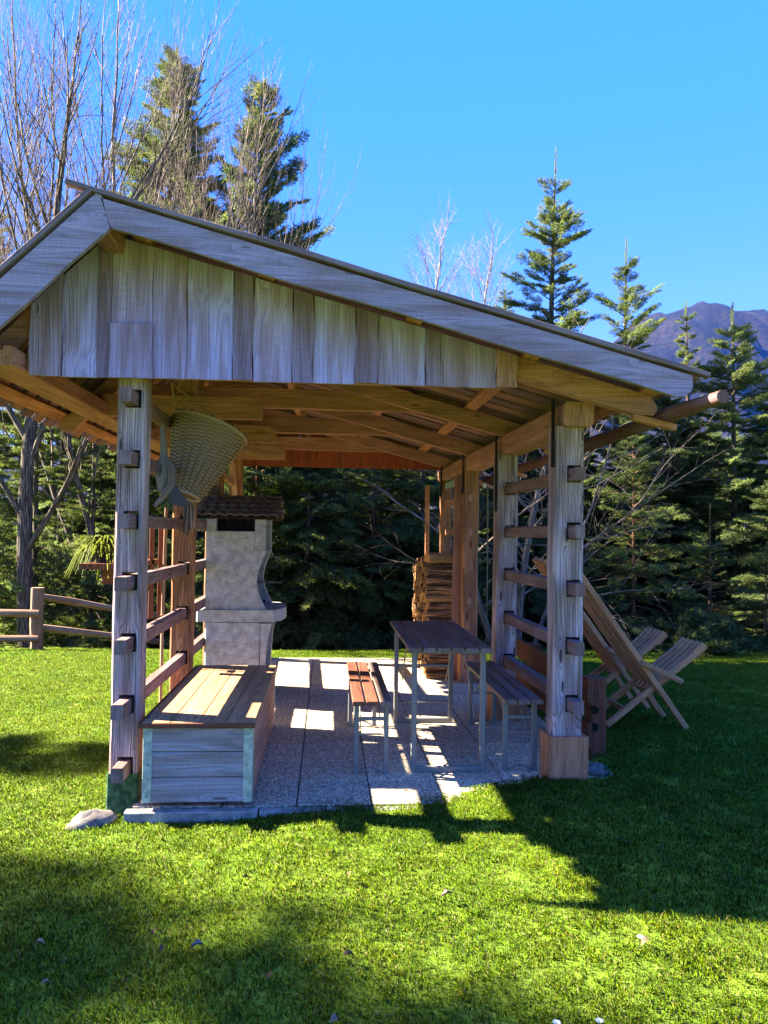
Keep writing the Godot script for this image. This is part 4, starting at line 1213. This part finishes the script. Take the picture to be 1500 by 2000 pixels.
func make_chairs() -> void:
	# side profile: x forward, y up; feet of back legs at x -0.29, front legs at x 0.29
	for c in 2:
		rng.seed = 540 + c
		var t := thing("folding_chair", ["slatted wooden folding lounge chair on the lawn, nearer the viewer", "slatted wooden folding lounge chair, the farther one behind its twin"][c], "chair", V(2.36, 0.0, [5.69, 6.36][c]), [0.03, 0.0][c], "slatted folding chairs")
		t.position.y = lawn_y(2.36, 5.77) + 0.005
		var foot := Vector2(0.29, 0.0); var top := Vector2(-0.58, 1.20)
		var rear := Vector2(-0.30, 0.02); var seat := Vector2(0.42, 0.57)
		var cross := Vector2(0.075, 0.297)
		var nb := 6
		for i in nb:
			var z := 0.18 - i * 0.36 / (nb - 1)
			var outer := i == 0 or i == nb - 1
			var lo := foot if outer else cross + (foot - cross) * 0.18
			put("leg_slat" if outer else "back_slat", beam_mesh(Vector3(lo.x, lo.y, z), Vector3(top.x + rf(-0.006, 0.006), top.y + rf(-0.006, 0.006), z), 0.036, 0.042, Vector3(0, 0.6, 0.0), 0.006, 3, 0.001), M.chair, t)
		for i in nb - 1:
			var z := 0.18 - (i + 0.5) * 0.36 / (nb - 1)
			var outer := i == 0 or i == nb - 2
			var lo := rear if outer else cross + (rear - cross) * 0.15
			put("leg_slat" if outer else "seat_slat", beam_mesh(Vector3(lo.x, lo.y, z), Vector3(seat.x, seat.y, z), 0.036, 0.045, Vector3.UP, 0.006, 3, 0.001), M.chair, t)
			put("seat_nose", beam_mesh(Vector3(seat.x - 0.05, seat.y - 0.045, z + 0.0), Vector3(seat.x + 0.03, seat.y + 0.035, z), 0.038, 0.062, Vector3.UP, 0.02, 1), M.chair, t)
		for z in [0.216, -0.216]:
			put("side_rail", beam_mesh(Vector3(-0.065, 0.486, z), Vector3(0.24, 0.345, z), 0.03, 0.04, Vector3.UP, 0.006, 1), M.chair, t)
		for p in [[cross, 0.2], [Vector2(-0.06, 0.48), 0.235], [Vector2(0.22, 0.355), 0.235], [Vector2(-0.40, 0.953), 0.195]]:
			var st := new_st()
			tube(st, [Vector3(p[0].x, p[0].y, p[1]), Vector3(p[0].x, p[0].y, -p[1])], [0.006, 0.006], 6)
			put("rod", done(st), M.steel, t)
		var st2 := new_st()
		beam(st2, Vector3(-0.16, 0.13, 0.16), Vector3(-0.16, 0.13, -0.16), 0.03, 0.04)
		put("stretcher", done(st2), M.chair, t)

func make_small_things() -> void:
	rng.seed = 560
	# low plank barrier outside the right posts
	var r := thing("plank_barrier", "low barrier of brown planks on stout posts outside the right posts", "barrier", V(1.77, 0, 5.9))
	for z in [0.95, -0.55]:
		put("post", beam_mesh(Vector3(0, -0.05, z), Vector3(0, 0.53, z), 0.105, 0.11, Vector3(0, 0, 1), 0.006, 2), M.plank_brown, r)
	for y in [0.46, 0.17]:
		put("plank", box_mesh(Vector3(-0.072, y, 0.1), Vector3(0.03, 0.16, 1.9), 0.004), M.plank_brown, r)
	for y in [0.33, 0.22]:
		var st := new_st()
		tube(st, [Vector3(-0.03, y, 1.0), Vector3(-0.03, y, 1.02)], [0.028, 0.028], 10)
		put("iron_ring", done(st), M.iron, r)
	# fence
	var f := thing("rail_fence", "rustic round-rail wooden fence at the left lawn edge", "fence", V(-3.65, -0.1, 10.05))
	put("post", beam_mesh(Vector3(0, -0.15, 0), Vector3(0.0, 0.80, 0), 0.14, 0.14, Vector3(0, 0, 1), 0.03, 4, 0.008), M.fence, f)
	put("post", beam_mesh(Vector3(1.75, -0.75, -1.4), Vector3(1.75, 0.32, -1.4), 0.13, 0.13, Vector3(0, 0, 1), 0.03, 4, 0.008), M.fence, f)
	put("post", beam_mesh(Vector3(-2.3, -0.3, 0.15), Vector3(-2.3, 0.72, 0.15), 0.14, 0.14, Vector3(0, 0, 1), 0.03, 4, 0.008), M.fence, f)
	for q in [[Vector3(-2.6, 0.50, 0.12), Vector3(0.06, 0.49, 0.09)], [Vector3(-2.6, 0.15, 0.12), Vector3(0.06, 0.16, 0.09)], [Vector3(-0.05, 0.70, -0.02), Vector3(1.9, 0.18, -1.45)], [Vector3(-0.05, 0.31, -0.02), Vector3(1.9, -0.16, -1.45)]]:
		var st := new_st()
		var pts := []; var rad := []
		for i in 6:
			pts.append(q[0].lerp(q[1], i / 5.0) + Vector3(0, rf(-0.012, 0.012), 0)); rad.append(0.045 + rf(-0.006, 0.006))
		tube(st, pts, rad, 8)
		put("rail", done(st), M.fence, f)
	# stones
	rock("boulder", "flat grey boulder at the foot of the left front post", V(-1.18, -0.065, 4.09), Vector3(0.13, 0.065, 0.085), 3, M.stone, 0.5)
	rock("stone", "pale kerb stone half in the grass beside the right front post", V(1.67, 0.015, 4.66), Vector3(0.09, 0.035, 0.10), 8, M.stone, 0.2)
	rock("pebble", "small pale pebble on the lawn in the lower left", at_ground(-1.28, 2.66) + Vector3(0, 0.02, 0), Vector3(0.022, 0.014, 0.016), 12, M.white)
	# basket
	var b := thing("wicker_basket", "large conical wicker basket hanging under the left roof beams", "basket", V(-0.92, 1.68, 5.0))
	var B := Basis(Vector3(0, 0, 1), -0.30) * Basis(Vector3(1, 0, 0), -0.22)
	var Lb := 0.47
	var rad_at := func(u: float) -> float: return 0.095 + 0.15 * u ** 0.85
	var wv := new_st()
	wv.set_smooth_group(0)
	var rows := 42; var ribs := 22
	for i in rows:
		var u := (i + 0.5) / rows
		var rr: float = rad_at.call(u)
		var rings := []
		for k in ribs * 4 + 1:
			var a := TAU * k / (ribs * 4)
			var o := 0.0055 * sin(a * ribs / 2.0 + (PI if i % 2 else 0.0))
			var cen := Vector3(cos(a), 0, sin(a)) * (rr + o) + Vector3(0, u * Lb, 0)
			var q := PackedVector3Array()
			var out := Vector3(cos(a), 0, sin(a))
			for c in 4:
				var an := TAU * c / 4.0
				q.append(B * (cen + out * cos(an) * 0.0042 + Vector3(0, sin(an) * 0.0058, 0)))
			rings.append(q)
		skin(wv, rings, false, true)
	put("weave", done(wv), M.wicker, b)
	for k in ribs:
		var a := TAU * k / ribs
		var st := new_st()
		var pts := []; var rd := []
		for i in 6:
			var u := i / 5.0
			pts.append(B * (Vector3(cos(a), 0, sin(a)) * rad_at.call(u) + Vector3(0, u * (Lb + 0.02), 0))); rd.append(0.0075)
		tube(st, pts, rd, 5)
		put("rib", done(st), M.wicker_dark, b)
	for e in [0.0, 1.0]:
		var st := new_st()
		var pts := []; var rd := []
		for k in 33:
			var a := TAU * k / 32.0
			pts.append(B * (Vector3(cos(a), 0, sin(a)) * (rad_at.call(e) + 0.004) + Vector3(0, e * Lb, 0))); rd.append(0.011)
		tube(st, pts, rd, 6, false)
		put("rim", done(st), M.wicker, b)
	var bs := new_st()
	tube(bs, [B * Vector3(0, 0.0, 0), B * Vector3(0, 0.012, 0)], [0.095, 0.095], 24)
	put("bottom", done(bs), M.wicker_dark, b)
	var hs := new_st()
	tube(hs, [B * Vector3(-0.22, 0.48, 0.0), Vector3(-0.10, 0.72, 0.0)], [0.006, 0.006], 5)
	tube(hs, [B * Vector3(0.2, 0.48, 0.0), Vector3(-0.10, 0.72, 0.0)], [0.006, 0.006], 5)
	put("hanging_cord", done(hs), M.rope, b)
	# old carved yoke and blade on the inner side of the post
	var y := thing("wooden_yoke", "old curved wooden yoke hanging beside the left front post", "tool", V(-1.0, 1.62, 4.72))
	var st := new_st()
	tube(st, [Vector3(-0.01, 0.46, 0), Vector3(0.0, 0.36, 0.0), Vector3(0.005, 0.25, 0)], [0.012, 0.02, 0.024], 8)
	put("handle", done(st), M.yoke, y)
	st = new_st()
	tube(st, [Vector3(-0.005, 0.29, 0), Vector3(0.055, 0.20, 0.01), Vector3(0.055, 0.10, 0.02), Vector3(0.0, 0.02, 0.02), Vector3(-0.04, -0.03, 0.02)], [0.02, 0.026, 0.026, 0.018, 0.010], 8)
	put("bow", done(st), M.yoke, y)
	st = new_st()
	tube(st, [Vector3(0.0, 0.26, 0), Vector3(0.0, 0.16, 0), Vector3(-0.005, 0.06, 0)], [0.03, 0.045, 0.02], 8)
	put("block", done(st), M.yoke, y)
	put("strap", slab_mesh(PackedVector2Array([Vector2(0.02, 0.08), Vector2(0.07, 0.11), Vector2(0.16, 0.0), Vector2(0.15, -0.035), Vector2(0.05, -0.01)]), Vector3(0, 0, 0.01), Vector3.RIGHT, Vector3.UP, 0.03), M.leather, y)
	var hg := thing("harness_straps", "bundle of dark straps and hooks hanging on the left rungs", "harness", V(-1.0, 1.52, 5.5))
	for i in 6:
		var z := -0.12 + 0.06 * i
		st = new_st()
		var L := rf(0.12, 0.24)
		tube(st, [Vector3(rf(-0.01, 0.02), 0.14, z), Vector3(0.03, 0.10, z), Vector3(0.035 + rf(-0.01, 0.01), 0.12 - L, z + rf(-0.03, 0.03))], [0.010, 0.012, 0.008], 6)
		put("strap", done(st), M.leather if i % 2 else M.old_wood, hg)
	st = new_st()
	tube(st, [Vector3(0, 0.15, -0.2), Vector3(0, 0.15, 0.2)], [0.012, 0.012], 6)
	put("rod", done(st), M.old_wood, hg)
	# rake leaning outside the second left post
	var rk := thing("rake", "long pale rake handle standing behind the second left post", "rake", V(-1.19, 0.0, 5.72))
	st = new_st()
	tube(st, [Vector3(0, 0.0, 0), Vector3(0.0, 0.85, 0), Vector3(0.01, 1.62, 0)], [0.012, 0.012, 0.012], 8)
	put("handle", done(st), M.fence, rk)
	put("head", box_mesh(Vector3(0, 0.82, 0.02), Vector3(0.03, 0.035, 0.10), 0.008), M.fence, rk)
	# plant shelf outside the left side
	var ps := thing("plant_shelf", "brown board shelf hung on the outside of the left rungs", "shelf", V(-1.27, 0.85, 5.6))
	put("back_board", box_mesh(Vector3(0.02, 0.33, 0.0), Vector3(0.02, 0.72, 0.085), 0.003), M.plank_brown, ps)
	put("back_board", box_mesh(Vector3(0.02, 0.33, -0.30), Vector3(0.02, 0.72, 0.11), 0.003), M.plank_brown, ps)
	put("shelf_board", box_mesh(Vector3(-0.11, 0.37, 0.28), Vector3(0.28, 0.035, 0.95), 0.004), M.plank_brown, ps)
	put("bracket", box_mesh(Vector3(-0.08, 0.30, 0.55), Vector3(0.16, 0.10, 0.03), 0.004), M.plank_brown, ps)
	var pp := thing("potted_plant", "arching grassy plant in a dark pot on the outside shelf", "plant", V(-1.42, 1.238, 5.02))
	st = new_st()
	tube(st, [Vector3(0, 0, 0), Vector3(0, 0.13, 0), Vector3(0, 0.135, 0)], [0.05, 0.068, 0.072], 16)
	put("pot", done(st), M.pot, pp)
	for q in 3:
		var sl := SurfaceTool.new(); sl.begin(Mesh.PRIMITIVE_TRIANGLES)
		for i in 85:
			var az := rf(0, TAU); var L := rf(0.10, 0.22) * (1.0 if q < 2 else 1.15)
			var dir := Vector3(cos(az) - 0.35, 0, sin(az)).normalized()
			var side := dir.cross(Vector3.UP) * rf(0.004, 0.008)
			var p0 := Vector3(rf(-0.03, 0.03), 0.13, rf(-0.03, 0.03))
			var prev := p0
			for k in 4:
				var u := (k + 1) / 4.0
				var p := p0 + dir * L * u + Vector3(0, L * (0.9 * u - [0.9, 1.3, 1.8][q] * u * u), 0)
				var w0 := side * (1.0 - (u - 0.25) * 0.8); var w1 := side * (1.0 - u * 0.8)
				var tn := rf(0.8, 1.3)
				for v in [prev - w0, prev + w0, p + w1, prev - w0, p + w1, p - w1]:
					sl.set_color(Color(tn, tn, tn * 0.9)); sl.set_normal(Vector3(0, 0.9, 0.43)); sl.add_vertex(v)
				prev = p
		put("leaves", sl.commit(), M.leaf, pp)
	# swing rope far right
	var rp := new_st()
	tube(rp, [Vector3(0, 0, 0), Vector3(0.005, 0.8, 0), Vector3(0, 1.75, 0)], [0.008, 0.008, 0.008], 6)
	var ro := put("hanging_rope", done(rp), M.rope)
	ro.position = V(1.74, 0.20, 8.3)
	tag(ro, "thin brown rope hanging outside the right side posts", "rope")
	var bl := SphereMesh.new(); bl.radius = 0.022; bl.height = 0.056; bl.radial_segments = 16; bl.rings = 8
	var bo := put("feeder_ball", bl, M.white)
	bo.position = V(1.66, 1.98, 8.1)
	tag(bo, "small whitish ball hanging under the right eave", "feeder")
	# fallen leaves and white flowers on the lawn
	var spots := [[-0.62, 2.95, 0], [-1.02, 2.85, 1], [-0.87, 2.62, 1], [-0.56, 2.78, 0], [-0.46, 2.80, 2], [0.47, 3.05, 2], [0.12, 2.70, 0], [-0.18, 2.60, 0], [0.06, 2.36, 1], [1.12, 2.66, 1], [-1.15, 2.30, 0], [-0.30, 3.28, 0], [0.1, 3.25, 0]]
	var words := ["brown curled leaf lying on the lawn", "pale dry curled leaf lying on the lawn", "dark shrivelled leaf lying on the lawn"]
	var where := ["in the sun left of the middle", "near the left edge of the lawn", "in the shade at the lower left", "in the shade left of the middle", "right beside a brown leaf in the shade", "in the sun just right of the middle", "on the shade edge in the middle", "in the shade below the middle", "at the bottom middle of the picture", "in the sun at the lower right", "in the lower left corner", "close to the shadow of the post", "in front of the terrace"]
	for i in spots.size():
		var s: Array = spots[i]
		var lf := SurfaceTool.new(); lf.begin(Mesh.PRIMITIVE_TRIANGLES); lf.set_smooth_group(-1)
		var L := rf(0.017, 0.027)
		for k in 6:
			for e in [-1.0, 1.0]:
				var u0 := k / 6.0; var u1 := (k + 1) / 6.0
				var w0 := sin(u0 * PI) * L * 0.55 * (1.0 + 0.25 * sin(k * 3.0 + i)); var w1 := sin(u1 * PI) * L * 0.55 * (1.0 + 0.25 * sin(k * 3.0 + 3.0 + i))
				var a := Vector3(0, sin(u0 * 2.5) * 0.012, u0 * L * 2); var c := Vector3(0, sin(u1 * 2.5) * 0.012, u1 * L * 2)
				var a2 := a + Vector3(e * w0, w0 * 0.9, 0); var c2 := c + Vector3(e * w1, w1 * 0.9, 0)
				for v in [a, a2, c2, a, c2, c]:
					lf.set_uv(Vector2(v.x, v.z)); lf.add_vertex(v)
		var o := put("fallen_leaf", done(lf), [M.dead_leaf, M.dead_leaf_pale, M.bark][s[2]])
		o.position = at_ground(s[0], s[1]) + Vector3(0, 0.028, 0)
		o.rotation = Vector3(rf(-0.3, 0.3), rf(0, TAU), rf(-0.3, 0.3))
		tag(o, words[s[2]] + " " + where[i], "leaf", "fallen leaves on the lawn")
	var fl := [[0.70, 2.28, "left of the pair of white daisies at the bottom right"], [0.83, 2.28, "right of the pair of white daisies at the bottom right"], [1.13, 2.70, "single white daisy in the sun at the lower right"]]
	for s in fl:
		var dz := thing("daisy", s[2], "flower", at_ground(s[0], s[1]), 0.0, "white daisies in the lawn")
		var sm := new_st()
		tube(sm, [Vector3.ZERO, Vector3(0.004, 0.036, 0)], [0.0015, 0.0015], 5)
		put("stem", done(sm), M.green_foot, dz)
		var pt := new_st()
		for k in 11:
			var a := TAU * k / 11.0
			var dr := Vector3(cos(a), 0.35, sin(a)) * 0.013
			var sd := Vector3(-sin(a), 0, cos(a)) * 0.0032
			var c := Vector3(0.004, 0.037, 0)
			quad(pt, c - sd * 0.5, c + dr * 0.8 - sd, c + dr, c + dr * 0.8 + sd, Vector2.ZERO, Vector2.ZERO, Vector2.ZERO, Vector2.ZERO)
		put("petals", done(pt), M.white, dz)

# ---------------------------------------------------------------- scene
func _ready() -> void:
	rng.seed = 1
	var cam := Camera3D.new()
	cam.name = "camera"
	add_child(cam)
	cam.transform = Transform3D(Basis(Vector3(0.9972, 0.0151, 0.0731), Vector3(-0.0170, 0.9995, 0.0269), Vector3(-0.0727, -0.0281, 0.9970)).orthonormalized(), Vector3(0, 1.45, 0))
	cam.fov = 67.38
	cam.far = 8000.0
	cam.near = 0.05
	cam.current = true
	var env := Environment.new()
	var sky := Sky.new()
	var sm := ProceduralSkyMaterial.new()
	sm.sky_top_color = Color(0.215, 0.50, 0.98)
	sm.sky_horizon_color = Color(0.70, 0.79, 0.90)
	sm.sky_curve = 0.11
	sm.ground_bottom_color = Color(0.20, 0.22, 0.12)
	sm.ground_horizon_color = Color(0.42, 0.52, 0.55)
	sm.sun_angle_max = 70.0
	sm.sun_curve = 0.30
	sky.sky_material = sm
	env.sky = sky
	env.background_mode = Environment.BG_SKY
	env.tonemap_mode = Environment.TONE_MAPPER_LINEAR
	env.tonemap_exposure = 9.4
	env.background_energy_multiplier = 0.262
	env.sdfgi_enabled = true
	env.ssao_enabled = true
	env.ssil_enabled = true
	env.fog_enabled = true
	env.fog_density = 0.00005
	env.fog_light_color = Color(0.20, 0.45, 0.95)
	var we := WorldEnvironment.new()
	we.name = "world"
	we.environment = env
	add_child(we)
	var sun := DirectionalLight3D.new()
	sun.name = "sun"
	sun.light_energy = 1.6
	sun.light_color = Color(1.0, 0.95, 0.86)
	sun.light_angular_distance = 0.5
	sun.shadow_enabled = true
	add_child(sun)
	sun.look_at_from_position(Vector3.ZERO, Vector3(1.42, -1.0, 0.37), Vector3.UP)

	make_materials()
	print("materials ", Time.get_ticks_msec())
	make_ground()
	make_mountain()
	make_terrace()
	make_pavilion()
	make_chest()
	make_furniture()
	make_barbecue()
	make_firewood()
	make_chairs()
	print("objects ", Time.get_ticks_msec())
	make_trees()
	print("trees ", Time.get_ticks_msec())
	make_grass()
	make_small_things()
	print("done ", Time.get_ticks_msec())
